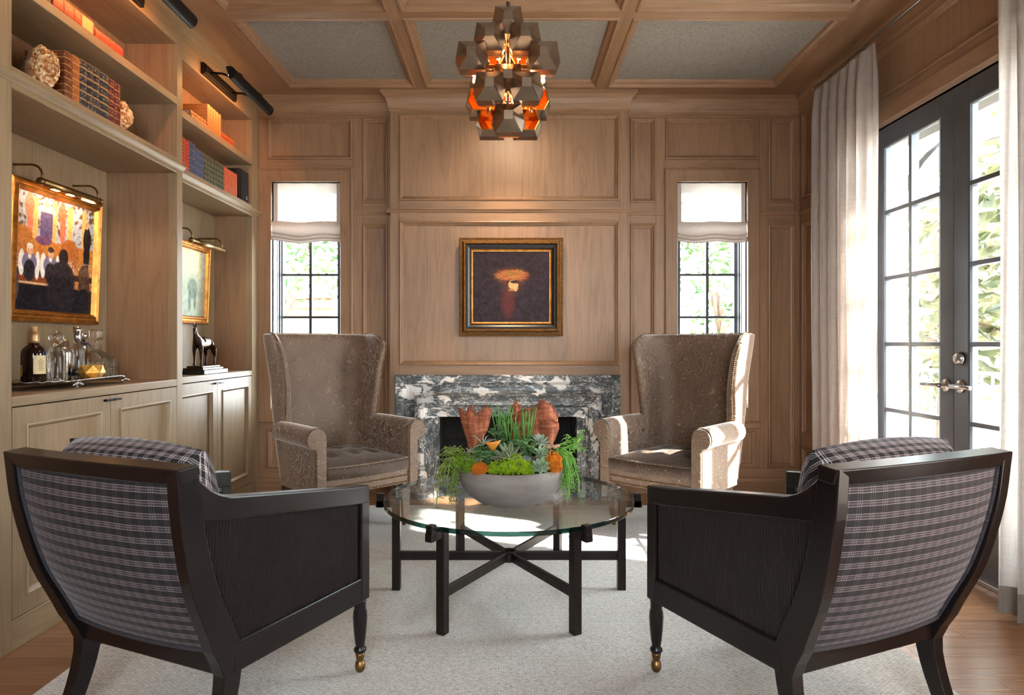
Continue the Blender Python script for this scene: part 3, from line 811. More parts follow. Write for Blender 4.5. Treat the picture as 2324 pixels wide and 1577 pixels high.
# books: each a cover with its page block
def leather(name, col, gold, rows, vary=0.2, rough=0.5):
    t = NT(name)
    co = t.n('TexCoord').outputs['Generated']
    sep = t.n('SeparateXYZ', {0: co})
    z = sep.outputs[2]
    f = t.math('FRACT', t.math('MULTIPLY', z, float(rows)))
    line = t.math('MAXIMUM', t.math('COMPARE', f, 0.06, 0.05), t.math('COMPARE', f, 0.94, 0.03))
    orn = t.n('TexVoronoi', {'Vector': t.n('Mapping', {0: t.coord('Object', (1, 1, 1), rand=4.0), 3: (70, 70, 60)}).outputs[0], 'Scale': 1.0}).outputs[0]
    om = t.math('MULTIPLY', t.ramp(orn, [(0.28, 1.0), (0.40, 0.0)]), t.math('COMPARE', f, 0.5, 0.24))
    g = t.math('MULTIPLY', t.math('MAXIMUM', line, t.math('MULTIPLY', om, 0.45)), gold)
    nz = t.noise(t.coord('Object', rand=5.0), 24.0, 4)
    base = t.mix(nz, tuple(c * (1 - vary) for c in col), tuple(min(1, c * (1 + vary * 1.6)) for c in col))
    cc = t.mix(g, base, lin(206, 164, 92))
    return t.done(t.pbsdf(Base_Color=cc, Roughness=rough, Metallic=t.math('MULTIPLY', g, 0.3), Normal=t.bump(nz, 0.2, 0.001)))
LB = {
    'brown': leather('brown_leather', lin(96, 46, 26), 0.6, 7), 'tan': leather('tan_leather', lin(150, 84, 44), 0.7, 6),
    'navy': leather('navy_gilt_leather', lin(38, 42, 54), 0.85, 6), 'wine': leather('burgundy_leather', lin(92, 26, 30), 0.6, 6),
    'red': leather('red_leather', lin(168, 38, 30), 0.7, 9), 'blue': leather('blue_cloth', lin(58, 72, 104), 0.25, 4), 'green': leather('green_cloth', lin(48, 64, 52), 0.4, 5),
    'coral': leather('coral_red_leather', lin(176, 70, 46), 0.7, 9), 'calf': leather('pale_calf_leather', lin(160, 100, 48), 0.5, 8), 'rust': leather('mottled_red_leather', lin(158, 62, 28), 0.4, 5),
    'dark': leather('dark_cloth', lin(40, 22, 16), 0.2, 4)}
paper = simple('page_edges', lin(214, 196, 170), 0.9, 0, 0.08, 90)
label_tan = simple('tan_spine_label', lin(206, 166, 98), 0.6)
def book(label, xs, y0, y1, z0, h, dep, cover, bands=4, group=None, lying=False, name='book'):
    """standing book: spine faces +x at xs, thickness along y; lying: spine along y"""
    th = 0.0025
    x0 = xs - dep
    mb = MB()
    if not lying:
        yc = (y0 + y1) / 2; hw = (y1 - y0) / 2 - 0.0006
        mb.box(x0, xs - 0.004, -hw, -hw + th, 0, h).box(x0, xs - 0.004, hw - th, hw, 0, h)
        n = 6
        arc = [(xs - 0.006 + 0.006 * math.cos(PI * (i / n - 0.5)), hw * math.sin(PI * (i / n - 0.5))) for i in range(n + 1)]
        inn = [(xs - 0.009, hw - th), (xs - 0.009, -hw + th)]
        poly = arc + inn
        mb.prism(poly, 0.0, h, 'z')
        for k in range(bands):
            zz = h * (k + 1) / (bands + 1)
            mb.prism([(x + 0.0016, y * 1.0) for x, y in arc] + inn, zz - 0.0025, zz + 0.0025, 'z')
        pg = MB().box(x0 + 0.004, xs - 0.008, -hw + th, hw - th, 0.004, h - 0.004)
        loc = (0, yc, z0)
    else:
        L = y1 - y0; yc = (y0 + y1) / 2
        mb.box(x0, xs - 0.004, -L / 2, L / 2, 0, th).box(x0, xs - 0.004, -L / 2, L / 2, h - th, h)
        n = 6
        arc = [(xs - 0.006 + 0.006 * math.cos(PI * (i / n - 0.5)), h / 2 + h / 2 * math.sin(PI * (i / n - 0.5))) for i in range(n + 1)]
        poly = arc + [(xs - 0.009, h - th), (xs - 0.009, th)]
        mb.prism(poly, -L / 2, L / 2, 'y')
        for k in range(bands):
            q = -L / 2 + L * (k + 1) / (bands + 1)
            mb.prism([(x + 0.0014, z) for x, z in arc] + [(xs - 0.009, h - th), (xs - 0.009, th)], q - 0.0025, q + 0.0025, 'y')
        pg = MB().box(x0 + 0.004, xs - 0.008, -L / 2 + 0.004, L / 2 - 0.004, th, h - th)
        loc = (0, yc, z0)
    mb.v = [(x - xs, y, z) for x, y, z in mb.v]; pg.v = [(x - xs, y, z) for x, y, z in pg.v]
    o = mb.build(name, LB[cover], loc=(xs, loc[1], loc[2]))
    tag(o, label, 'book', group)
    pg.build('pages', paper, o, label='cream page block')
    return o
# larger bookcase, middle shelf
ZL, ZU = 2.170, 2.508
XS = XC1 - 0.012
book('large brown leather book beside the left geode bookend', XS, 2.649, 2.695, ZL, 0.196, 0.17, 'brown', 5)
book('tan leather book between the large brown book and the navy gilt set', XS, 2.696, 2.744, ZL, 0.200, 0.15, 'tan', 4)
for i, (a, b, h, w) in enumerate(((2.745, 2.794, 0.205, 'first of the navy gilt books, against the tan book'), (2.795, 2.834, 0.207, 'second navy gilt book from the tan book'),
                                  (2.835, 2.877, 0.208, 'third navy gilt book from the tan book'), (2.878, 2.946, 0.206, 'thickest navy gilt book, against the burgundy pair'))):
    book(w, XS, a, b, ZL, h, 0.15, 'navy', 4, 'navy gilt-tooled books')
book('burgundy book against the navy gilt books', XS, 2.947, 2.986, ZL, 0.202, 0.15, 'wine', 4, 'burgundy books')
book('burgundy book against the right geode bookend', XS, 2.987, 3.030, ZL, 0.200, 0.15, 'wine', 4, 'burgundy books')
# larger bookcase, top shelf
book('dark standing book at the left end of the top shelf', XS, 2.515, 2.572, ZU, 0.22, 0.16, 'dark', 2)
o = book('thick red leather book lying on the top shelf beside the dark book', XS, 2.580, 2.835, ZU, 0.068, 0.18, 'red', 3, None, True)
MB().box(-0.001, 0.0015, 0.045, 0.115, 0.008, 0.06).build('spine_label', label_tan, o, label='tan spine label')
book('slimmer red leather book lying at the right on the top shelf', XS, 2.842, 3.045, ZU, 0.05, 0.18, 'red', 3, None, True)
# second bookcase, upper shelf
ZU2 = 2.508; XS2 = XC2 - 0.012
for k in range(2):
    book(('upper' if k else 'lower') + ' book of the lying pair beside the pale calf set', XS2 - 0.006 * k, 3.845, 4.045, ZU2 + 0.0265 * k, 0.026, 0.15, 'calf' if k == 0 else 'tan', 4, 'lying tan books', True)
for k, w in enumerate(('first, next to the lying pair', 'second from the lying pair', 'middle one', 'fourth from the lying pair', 'last, next to the mottled red books')):
    a = 4.052 + 0.0385 * k
    book('pale calf leather book of the set of five, ' + w, XS2, a, a + 0.038, ZU2, 0.165 - 0.002 * k, 0.16, 'calf', 5, 'pale calf set')
for k in range(2):
    book('mottled red book lying beside the calf set, ' + ('on top' if k else 'underneath'), XS2 - 0.004, 4.25, 4.45, ZU2 + 0.027 * k, 0.026, 0.15, 'rust', 4, 'lying mottled red books', True)
# second bookcase, lower shelf
book('red gilt book at the left end of the lower shelf', XS2, 3.727, 3.775, ZL, 0.190, 0.15, 'red', 6, 'red gilt books')
book('red gilt book against the blue set', XS2, 3.776, 3.822, ZL, 0.186, 0.15, 'red', 6, 'red gilt books')
book('red gilt book mostly hidden behind the stile', XS2, 3.68, 3.726, ZL, 0.190, 0.15, 'red', 6, 'red gilt books')
ords = ['first', 'second', 'third', 'fourth', 'fifth', 'sixth', 'seventh', 'eighth']
for k, (a, b) in enumerate(((3.824, 3.858), (3.859, 3.895), (3.896, 3.922), (3.923, 3.949), (3.950, 3.976), (3.977, 4.004))):
    book('blue cloth book, %s from the red gilt books' % ords[k], XS2, a, b, ZL, 0.190 if k < 2 else 0.168, 0.14, 'blue', 3, 'blue cloth set')
for k in range(7):
    a = 4.006 + 0.0405 * k
    book('green cloth book, %s from the blue set' % ords[k], XS2, a, a + 0.040, ZL, 0.160, 0.14, 'green', 2, 'green cloth set')
for k in range(4):
    a = 4.291 + 0.0515 * k
    book('coral red book, %s from the green set' % ords[k], XS2, a, a + 0.051, ZL, 0.166, 0.14, 'coral', 6, 'coral red set')
sp = thing('loudspeaker', 'small black loudspeaker at the right end of the lower shelf', 'loudspeaker', (XC2 - 0.09, 4.62, ZL))
MB().box(-0.075, 0.07, -0.068, 0.068, 0, 0.232).build('cabinet_body', charcoal_matte, sp, bevel=0.006)
MB().box(0.07, 0.078, -0.064, 0.064, 0.004, 0.228).build('grille', charcoal_matte, sp, bevel=0.004)
MB().box(0.078, 0.0788, 0.028, 0.034, 0.026, 0.050).box(0.078, 0.0788, 0.028, 0.044, 0.026, 0.031).build('emblem', white_print, sp, label='small white L-shaped emblem')

# geode bookends
def geode(label, loc, size, seed, sc):
    rs = random.Random(seed)
    b = bmesh.new(); bmesh.ops.create_icosphere(b, subdivisions=5, radius=1.0)
    from mathutils import noise
    for v in b.verts:
        n = noise.noise(v.co * 1.3 + Vector((seed, 0, 0)))
        c = noise.cell(v.co * 17.0 + Vector((seed * 3.0, 1, 2)))
        front = max(0.0, v.co.x * 0.6 + 0.5)
        v.co = v.co * (1 + 0.30 * n + 0.055 * c * front)
        v.co = Vector((v.co.x * sc[0], v.co.y * sc[1], v.co.z * sc[2])) * size
    z0 = min(v.co.z for v in b.verts)
    for v in b.verts:
        if v.co.z < z0 * 0.86: v.co.z = z0 * 0.86
    for v in b.verts: v.co.z -= z0 * 0.86
    me = bpy.data.meshes.new('geode_bookend'); b.to_mesh(me); b.free()
    t = NT('citrine_geode_%d' % seed)
    sepx = t.n('SeparateXYZ', {0: t.n('TexCoord').outputs['Generated']}).outputs[0]
    k = t.n('TexVoronoi', {'Vector': t.coord('Object'), 'Scale': 95.0})
    kk = t.n('SeparateColor', {0: k.outputs['Color']}).outputs[0]
    cr = t.ramp(kk, [(0.0, lin(150, 88, 42)), (0.5, lin(190, 132, 78)), (1.0, lin(230, 198, 156))])
    col = t.mix(t.ramp(sepx, [(0.25, 0.0), (0.45, 1.0)]), lin(130, 108, 88), cr)
    me.materials.append(t.done(t.pbsdf(Base_Color=col, Roughness=0.25, Normal=t.bump(k.outputs[0], 0.6, 0.006))))
    o = bpy.data.objects.new('geode_bookend', me); COL.objects.link(o); o.location = loc
    return tag(o, label, 'bookend', 'citrine geode bookends')
geode('tall rounded citrine geode bookend left of the brown book', (-1.905, 2.58, ZL), 0.088, 2, (0.8, 0.5, 1.08))
geode('smaller wedge-shaped citrine geode bookend after the burgundy books', (-1.89, 3.075, ZL), 0.062, 5, (0.9, 0.62, 1.15))

# ------------------------------------------------------------------ pictures (flat oil paintings: pigment per vertex)
def canvas(w, h, fn, px=150):
    ny, nz = px, int(px * h / w)
    X, Yy = np.meshgrid((np.arange(ny) + 0.5) / ny, (np.arange(nz) + 0.5) / nz)     # x right, y down from the top
    im = fn(X, Yy, np.random.RandomState(3))
    im = np.clip(im, 0, 255) / 255.0
    li = np.where(im <= 0.04045, im / 12.92, ((im + 0.055) / 1.055) ** 2.4)
    return ny, nz, li
def canvas_mesh(name, w, h, fn, px=150):
    """quad grid in the local x-z plane facing -y"""
    ny, nz, li = canvas(w, h, fn, px)
    xs = np.linspace(-w / 2, w / 2, ny); zs = np.linspace(h / 2, -h / 2, nz)
    vs = [(x, 0, z) for z in zs for x in xs]
    fs = [(j * ny + i, (j + 1) * ny + i, (j + 1) * ny + i + 1, j * ny + i + 1) for j in range(nz - 1) for i in range(ny - 1)]
    me = bpy.data.meshes.new(name); me.from_pydata(vs, [], fs)
    ca = me.color_attributes.new('Col', 'FLOAT_COLOR', 'POINT')
    ca.data.foreach_set('color', np.concatenate([li.reshape(-1, 3), np.ones((ny * nz, 1))], 1).astype(np.float32).ravel())
    me.materials.append(paint_mat)
    return me
def soft(d, e=0.015): return np.clip(0.5 - d / e, 0, 1)
def blend(im, m, c): return im * (1 - m[..., None]) + np.array(c, float) * m[..., None]
def ell(X, Y, cx_, cy_, rx, ry, e=0.08): return np.clip((1 - np.sqrt(((X - cx_) / rx) ** 2 + ((Y - cy_) / ry) ** 2)) / e + 0.5, 0, 1)
def rect(X, Y, x0, x1, y0, y1, e=0.01): return soft(np.maximum(np.maximum(x0 - X, X - x1), np.maximum(y0 - Y, Y - y1)), e)
def fuzz(rs, shape, k):
    a = rs.rand(*shape)
    for _ in range(k): a = (a + np.roll(a, 1, 0) + np.roll(a, -1, 0) + np.roll(a, 1, 1) + np.roll(a, -1, 1)) / 5
    return (a - a.mean()) / (a.std() + 1e-6)

def paint_bar(X, Y, rs):
    """a bar-room: mural of orange arches and figures, two barmen in waistcoats, patrons in silhouette"""
    im = np.ones(X.shape + (3,)) * np.array((190, 118, 58.0))
    f1, f2 = fuzz(rs, X.shape, 10), fuzz(rs, X.shape, 4)
    im = blend(im, rect(X, Y, 0, 1, 0, 0.40), (166, 166, 178))
    im = blend(im, np.clip(f1 * 0.9 - 0.1, 0, 1) * (Y < 0.36), (104, 74, 48))
    for a, b in ((0.0, 0.03), (0.62, 0.69), (0.82, 0.88), (0.19, 0.25), (0.42, 0.48)): im = blend(im, rect(X, Y, a, b, 0.03, 0.42), (216, 164, 98))
    im = blend(im, rect(X, Y, 0, 1, 0.385, 0.60), (190, 116, 54))
    for x, c in ((0.15, (232, 112, 84)), (0.55, (228, 100, 72))):
        im = blend(im, ell(X, Y, x, 0.12, 0.055, 0.10), c); im = blend(im, ell(X, Y, x + 0.01, 0.25, 0.035, 0.14), c)
        im = blend(im, ell(X, Y, x, 0.03, 0.025, 0.03), c)
    im = blend(im, ell(X, Y, 0.35, 0.13, 0.11, 0.055), (238, 214, 180)); im = blend(im, rect(X, Y, 0.28, 0.43, 0.14, 0.36), (92, 76, 112))
    im = blend(im, ell(X, Y, 0.35, 0.07, 0.03, 0.035), (226, 170, 120)); im = blend(im, ell(X, Y, 0.33, 0.385, 0.10, 0.04), (112, 72, 104))
    im = blend(im, ell(X, Y, 0.90, 0.30, 0.055, 0.13), (34, 26, 26)); im = blend(im, ell(X, Y, 0.90, 0.44, 0.045, 0.14), (28, 24, 26)); im = blend(im, ell(X, Y, 0.89, 0.16, 0.025, 0.035), (204, 140, 90))
    im = blend(im, ell(X, Y, 0.08, 0.44, 0.13, 0.15), (176, 108, 52)); im = blend(im, ell(X, Y, 0.66, 0.47, 0.13, 0.14), (168, 96, 46))
    sp_ = (fuzz(rs, X.shape, 1) > 1.1) & (Y > 0.52) & (Y < 0.70)
    im = blend(im, sp_ * 0.8, (236, 230, 222))
    im = blend(im, rect(X, Y, 0, 1, 0.645, 0.70), (58, 40, 34)); im = blend(im, rect(X, Y, 0, 0.46, 0.70, 0.755), (132, 66, 34)); im = blend(im, rect(X, Y, 0, 0.46, 0.757, 0.768), (232, 206, 176))
    for x in (0.17, 0.42):
        im = blend(im, ell(X, Y, x - 0.09, 0.60, 0.035, 0.11), (236, 230, 226)); im = blend(im, ell(X, Y, x + 0.09, 0.61, 0.03, 0.12), (236, 230, 226))
        im = blend(im, ell(X, Y, x, 0.59, 0.085, 0.085), (126, 114, 140)); im = blend(im, ell(X, Y, x, 0.66, 0.065, 0.09), (42, 36, 42))
        im = blend(im, ell(X, Y, x, 0.53, 0.02, 0.03), (240, 232, 224)); im = blend(im, ell(X, Y, x, 0.485, 0.038, 0.045), (222, 164, 126)); im = blend(im, ell(X, Y, x, 0.455, 0.038, 0.025), (222, 206, 190) if x < 0.3 else (70, 50, 46))
    im = blend(im, rect(X, Y, 0, 1, 0.775, 1.0), (24, 21, 28))
    im = blend(im, ell(X, Y, 0.585, 0.50, 0.062, 0.075), (44, 32, 32)); im = blend(im, ell(X, Y, 0.57, 0.70, 0.17, 0.16), (48, 38, 40)); im = blend(im, rect(X, Y, 0.39, 0.74, 0.68, 1.0, 0.05), (36, 30, 36))
    im = blend(im, ell(X, Y, 0.87, 0.63, 0.075, 0.09), (104, 72, 54)); im = blend(im, ell(X, Y, 0.88, 0.76, 0.085, 0.12), (80, 56, 46)); im = blend(im, ell(X, Y, 0.88, 0.92, 0.13, 0.16), (28, 24, 30))
    im = blend(im, ell(X, Y, 0.0, 0.80, 0.06, 0.14), (86, 68, 64))
    return im + f2[..., None] * 7
def paint_dim(X, Y, rs):
    """a pale, misty picture with a faint standing horse shape"""
    im = np.ones(X.shape + (3,)) * np.array((150, 134, 112.0))
    im = blend(im, ell(X, Y, 0.45, 0.35, 0.6, 0.75, 0.9), (186, 190, 164)); im = blend(im, ell(X, Y, 0.42, 0.75, 0.5, 0.4, 0.9), (172, 186, 168))
    im = blend(im, rect(X, Y, 0.86, 1.0, 0, 1, 0.2) * 0.5, (98, 76, 60))
    im = blend(im, ell(X, Y, 0.62, 0.58, 0.14, 0.15, 0.3) * 0.75, (104, 126, 112)); im = blend(im, ell(X, Y, 0.55, 0.76, 0.04, 0.16, 0.3) * 0.8, (96, 116, 102)); im = blend(im, ell(X, Y, 0.70, 0.74, 0.035, 0.15, 0.3) * 0.8, (96, 112, 100))
    im = blend(im, soft(1.9 - X - Y * 0.95, 0.1) * 0.8, (92, 70, 58))
    return im + fuzz(rs, X.shape, 8)[..., None] * 6
def paint_head(X, Y, rs):
    """a small pale profile under a wide wreath of straw on a dark ground"""
    im = np.ones(X.shape + (3,)) * np.array((40, 25, 29.0)) + fuzz(rs, X.shape, 14)[..., None] * np.array((4, 4, 7.0))
    im = blend(im, ell(X, Y, 0.46, 0.72, 0.09, 0.22, 0.7) * 0.6, (110, 40, 34))
    im = blend(im, ell(X, Y, 0.52, 0.49, 0.13, 0.12, 0.9) * 0.5, (96, 52, 36))
    im = blend(im, ell(X, Y, 0.50, 0.345, 0.20, 0.10, 0.9) * 0.7, (140, 74, 34))
    im = blend(im, ell(X, Y, 0.515, 0.44, 0.075, 0.055, 0.2), (40, 24, 24))
    for _ in range(420):
        t = rs.rand() * 2 * PI; r = rs.rand() ** 0.6
        x, y = 0.51 + 0.205 * r * math.cos(t), 0.335 + 0.07 * r * math.sin(t)
        a = rs.normal(0, 0.45) + 0.25 * (x - 0.5) * 6; L = 0.02 + 0.035 * rs.rand()
        dx, dy = (X - x) * math.cos(a) + (Y - y) * math.sin(a), -(X - x) * math.sin(a) + (Y - y) * math.cos(a)
        m = (np.abs(dx) < L) * np.clip(1 - np.abs(dy) / 0.0045, 0, 1)
        im = blend(im, m * 0.85, (96 + 110 * rs.rand(), 56 + 72 * rs.rand(), 22 + 46 * rs.rand()))
    face = np.maximum.reduce([ell(X, Y, 0.525, 0.47, 0.062, 0.066, 0.12), ell(X, Y, 0.555, 0.515, 0.034, 0.048, 0.12), ell(X, Y, 0.583, 0.478, 0.012, 0.02, 0.3), ell(X, Y, 0.572, 0.52, 0.018, 0.012, 0.3), rect(X, Y, 0.50, 0.55, 0.50, 0.545, 0.02)])
    im = blend(im, face, (214, 154, 98)); im = blend(im, ell(X, Y, 0.468, 0.465, 0.012, 0.02, 0.3), (170, 120, 80)); im = blend(im, ell(X, Y, 0.50, 0.545, 0.04, 0.018, 0.4), (150, 104, 74))
    im = blend(im, ell(X, Y, 0.545, 0.43, 0.055, 0.022, 0.3), (54, 32, 26)); im = blend(im, ell(X, Y, 0.575, 0.53, 0.02, 0.006, 0.5) * 0.5, (150, 80, 60))
    return im

def picture(name, label, center, w, h, fw, prof, mt, fn, rot, px=150, extra=None):
    """local frame: picture in x-z, facing -y; frame outer size w x h"""
    p = thing(name, label, 'painting', center)
    p.rotation_euler = rot
    def P(c, t, hh): return Vector((-w / 2 + t if c in (0, 3) else w / 2 - t, -hh, -h / 2 + t if c in (0, 1) else h / 2 - t))
    MB().ring([(0, -0.01)] + prof + [(fw + 0.004, prof[-1][1] - 0.006)], P).build('frame', mt, p)
    MB().box(-w / 2 + 0.006, w / 2 - 0.006, 0.0, 0.012, -h / 2 + 0.006, h / 2 - 0.006).build('backing', black_paint, p)
    c = inst('canvas', canvas_mesh('canvas', w - 2 * fw, h - 2 * fw, fn, px), p, (0, -prof[-1][1] + 0.004, 0))
    if extra: extra(p, P)
    return p
tilt = R(2.2)
gprof = [(0, 0.016), (0.005, 0.026), (0.014, 0.030), (0.022, 0.024), (0.030, 0.024), (0.038, 0.034), (0.046, 0.030), (0.052, 0.018)]
picture('bar_painting', 'gilt-framed painting of two barmen and dark patrons above the bar tray', (-2.200, 3.07, 1.563), 0.63, 0.645, 0.052, gprof, gold_leaf, paint_bar, (tilt, 0, PI / 2), 190)
picture('dim_painting', 'smaller gilt-framed pale misty painting above the horse statue', (-2.162, 4.255, 1.553), 0.56, 0.555, 0.052, gprof, gold_leaf, paint_dim, (tilt, 0, PI / 2), 110)

old_gold = None
t = NT('ornamented_gilt')
v = t.n('TexVoronoi', {'Vector': t.coord('Object'), 'Scale': 190.0}).outputs[0]
nz = t.noise(t.coord('Object'), 60.0, 3)
col = t.mix(t.ramp(v, [(0.15, 0.0), (0.55, 1.0)]), lin(172, 128, 72), lin(92, 64, 36))
old_gold = t.done(t.pbsdf(Base_Color=col, Roughness=0.45, Metallic=0.75, Normal=t.bump(v, 0.7, 0.004)))
mprof = [(0, 0.02), (0.002, 0.034), (0.006, 0.037), (0.010, 0.034), (0.013, 0.036), (0.020, 0.033), (0.030, 0.040), (0.036, 0.052), (0.043, 0.058), (0.049, 0.052), (0.053, 0.044)]
def mantel_extra(p, P):
    dark = [(0.053, 0.046), (0.058, 0.040), (0.068, 0.038), (0.078, 0.032), (0.087, 0.024), (0.088, 0.022)]
    MB().ring(dark, P).build('frame_cove', black_paint, p, label='black lacquered inner cove')
    MB().ring([(0.088, 0.020), (0.088, 0.027), (0.091, 0.029), (0.094, 0.026), (0.096, 0.018), (0.102, 0.018), (0.104, 0.013)], P).build('frame_slip', gold_leaf, p, label='thin gilt slip')
    # rows of little carved beads
    bd = MB()
    for inset, hh, r, step in ((0.0065, 0.038, 0.0026, 0.0075), (0.0425, 0.060, 0.0042, 0.0105)):
        for c in range(4):
            a, b = P(c, inset, hh), P((c + 1) % 4, inset, hh)
            n = int((b - a).length / step)
            for i in range(n): bd.ball(a.lerp(b, (i + 0.5) / n), r, 5, 3)
    o = bd.build('carved_beading', gold_leaf, p, weld=False); o['kind'] = 'stuff'
mp = picture('mantel_painting', 'ornate gilt-framed dark painting of a pale head in a straw wreath over the fireplace', (0.0165, YC - 0.032, 1.563), 0.772, 0.728, 0.053, mprof, old_gold, paint_head, (R(0.8), 0, 0), 40, mantel_extra)
for ch in list(mp.children):
    if ch.name.startswith('canvas'): bpy.data.objects.remove(ch)
inst('canvas', canvas_mesh('canvas', 0.772 - 0.206, 0.728 - 0.206, paint_head, 190), mp, (0, -0.014, 0))

# ------------------------------------------------------------------ picture lights and gallery lights
def picture_light(label, xt, y0, y1, z, xw, on):
    L = thing('picture_light', label, 'lamp', (xt, (y0 + y1) / 2, z), 0, 'brass picture lights')
    hl = (y1 - y0) / 2; xo = xw - xt
    mb = MB(); n = 14
    mb.tube([(0, -hl, 0), (0, hl, 0)], 0.017, 14)
    mb.build('shade', brass, L)
    for s_ in (-1, 1):
        yq = s_ * (hl - 0.006)
        arc = [(xo, yq, 0.078), (-0.05, yq, 0.078)] + [(-0.05 + 0.05 * math.sin(R(a)), yq, 0.028 + 0.05 * math.cos(R(a))) for a in (20, 40, 60, 80, 90)] + [(0, yq, 0.012)]
        MB().tube(arc, 0.0055, 8).build('arm', brass, L)
        MB().tube([(0, s_ * hl - s_ * 0.001, 0), (0, s_ * (hl + 0.012), 0)], [0.0185, 0.0165], 14).build('end_cap', brass, L)
    if on:
        for q in (-0.55, -0.05, 0.5, 0.72):
            MB().box(-0.010, 0.006, q * hl - 0.02, q * hl + 0.02, -0.0195, -0.0172).build('lamp_slot', lamp_glow, L)
    return L
picture_light('brass picture light over the bar-scene painting, lamps lit', -2.10, 2.85, 3.25, 1.869, -2.229, True)
picture_light('brass picture light over the pale misty painting', -2.02, 4.04, 4.47, 1.80, -2.189, False)
lamp('bar_painting_glow', 'AREA', (-2.085, 3.05, 1.845), 0.42, (1.0, 0.72, 0.42), (-2.21, 3.05, 1.50), shape='RECTANGLE', size=0.36, size_y=0.02)
lamp('dim_painting_glow', 'AREA', (-2.0, 4.25, 1.775), 0.2, (1.0, 0.78, 0.5), (-2.17, 4.25, 1.45), shape='RECTANGLE', size=0.36, size_y=0.02)

def gallery_light(label, X0, yc):
    g = thing('gallery_light', label, 'lamp', (X0, yc, 2.85), 0, 'black gallery lights')
    MB().box(0, 0.022, -0.235, 0.235, -0.036, 0.036).box(0.022, 0.030, -0.225, 0.225, -0.026, 0.026).build('backplate', black_metal, g, bevel=0.003)
    for s_ in (-1, 1):
        MB().tube([(0.02, s_ * 0.16, 0.0), (0.10, s_ * 0.16, -0.005), (0.19, s_ * 0.16, -0.035)], 0.008, 8).build('arm', black_metal, g)
        k = MB().tube([(0.205, s_ * 0.16 - 0.012, -0.028), (0.205, s_ * 0.16 + 0.012, -0.028)], 0.026, 12)
        k.build('pivot', black_metal, g)
    sh = MB(); n = 16
    grid = []
    for r in (0.040, 0.036):
        for y in (-0.31, 0.31):
            pass
    out_, in_ = [], []
    for i in range(n + 1):
        a = R(-84 + 205 * i / n)
        out_.append((0.21 + 0.040 * math.cos(a), -0.062 + 0.040 * math.sin(a)))
        in_.append((0.21 + 0.037 * math.cos(a), -0.062 + 0.037 * math.sin(a)))
    sh.add([(x, y, z) for y in (-0.31, 0.31) for x, z in out_ + in_[::-1]],
           [(i, i + 1, i + 1 + 2 * (n + 1), i + 2 * (n + 1)) for i in range(2 * n + 1)] + [(2 * n + 1, 0, 2 * (n + 1), 4 * n + 3)], False)
    o = sh.build('shade', black_metal, g)
    for y in (-0.31, 0.307):
        MB().prism([(0.21 + 0.04 * math.cos(R(-84 + 205 * i / n)), -0.062 + 0.04 * math.sin(R(-84 + 205 * i / n))) for i in range(n + 1)], y, y + 0.003, 'y').build('shade_end', black_metal, g)
    MB().tube([(0.205, -0.29, -0.066), (0.205, 0.29, -0.066)], 0.010, 10).build('lamp_tube', lamp_glow, g)
    lamp('gallery_lamp', 'AREA', (X0 + 0.165, yc, 2.772), 1.1, (1.0, 0.40, 0.12), (X0 - 0.25, yc, 2.45), shape='RECTANGLE', size=0.55, size_y=0.03)
    return g
gallery_light('black gallery light on the header of the larger bookcase, partly above the view', XC1, 2.93)
gallery_light('black gallery light on the header of the bookcase next to the window', XC2, 4.165)

# ------------------------------------------------------------------ fireplace
fp = thing('fireplace', 'grey and white veined marble fireplace surround with a dark firebox', 'fireplace', ((FL + FR) / 2, YC, 0))
BP = [(0, 0.0), (0, 0.052), (0.006, 0.058), (0.052, 0.058), (0.060, 0.054), (0.064, 0.040), (0.078, 0.028), (0.100, 0.022), (0.122, 0.026), (0.134, 0.036), (0.140, 0.064), (0.150, 0.092), (0.170, 0.116), (0.196, 0.124), (0.222, 0.116), (0.240, 0.094), (0.248, 0.066), (0.256, 0.064), (0.258, 0.052), (0.290, 0.050), (0.296, 0.044), (0.318, 0.044), (0.320, 0.040), (0.320, -0.06)]
ZJ = 0.592
def surround(pts):
    """pts: for each profile point the polyline of corners"""
    return MB().sheet(pts, smooth=False)
wb(surround([[Vector((FL + t, YC - h, 0.0)), Vector((FL + t, YC - h, ZJ))] for t, h in BP]), 'jamb', marble_v, fp)
wb(surround([[Vector((FR - t, YC - h, 0.0)), Vector((FR - t, YC - h, ZJ))] for t, h in BP]), 'jamb', marble_v, fp)
OZ = FZ - 0.312
BPT = [(t * 0.312 / 0.32, h) for t, h in BP]
wb(surround([[Vector((FL + t, YC - h, ZJ + 0.001)), Vector((FL + t, YC - h, FZ - tt)), Vector((FR - t, YC - h, FZ - tt)), Vector((FR - t, YC - h, ZJ + 0.001))] for (t, h), (tt, _) in zip(BP, BPT)]), 'lintel', marble_h, fp)
fx0, fx1 = FL + 0.32, FR - 0.32
wb(MB().box(fx0 - 0.04, fx0 - 0.012, YC + 0.05, YC + 0.5, 0, 0.8).box(fx1 + 0.012, fx1 + 0.04, YC + 0.05, YC + 0.5, 0, 0.8).box(fx0 - 0.04, fx1 + 0.04, YC + 0.45, YC + 0.5, 0, 0.8).box(fx0 - 0.04, fx1 + 0.04, YC + 0.04, YC + 0.5, 0.78, 0.8).box(fx0 - 0.04, fx1 + 0.04, YC - 0.02, YC + 0.5, 0, 0.012), 'firebox', firebrick, fp)
bk = MB().box(0, 0.012, 0.002, 0.218, 0.002, 0.110).mesh('brick', firebrick)
for i in range(6):
    for j in range(2):
        for sx, rz in ((fx0 - 0.012, 0), (fx1, 0)):
            inst('brick', bk, fp, Vector((sx, YC + 0.05 + j * 0.22, 0.012 + i * 0.113)) - fp.location)
bk2 = MB().box(0.002, 0.218, 0, 0.012, 0.002, 0.110).mesh('brick', firebrick)
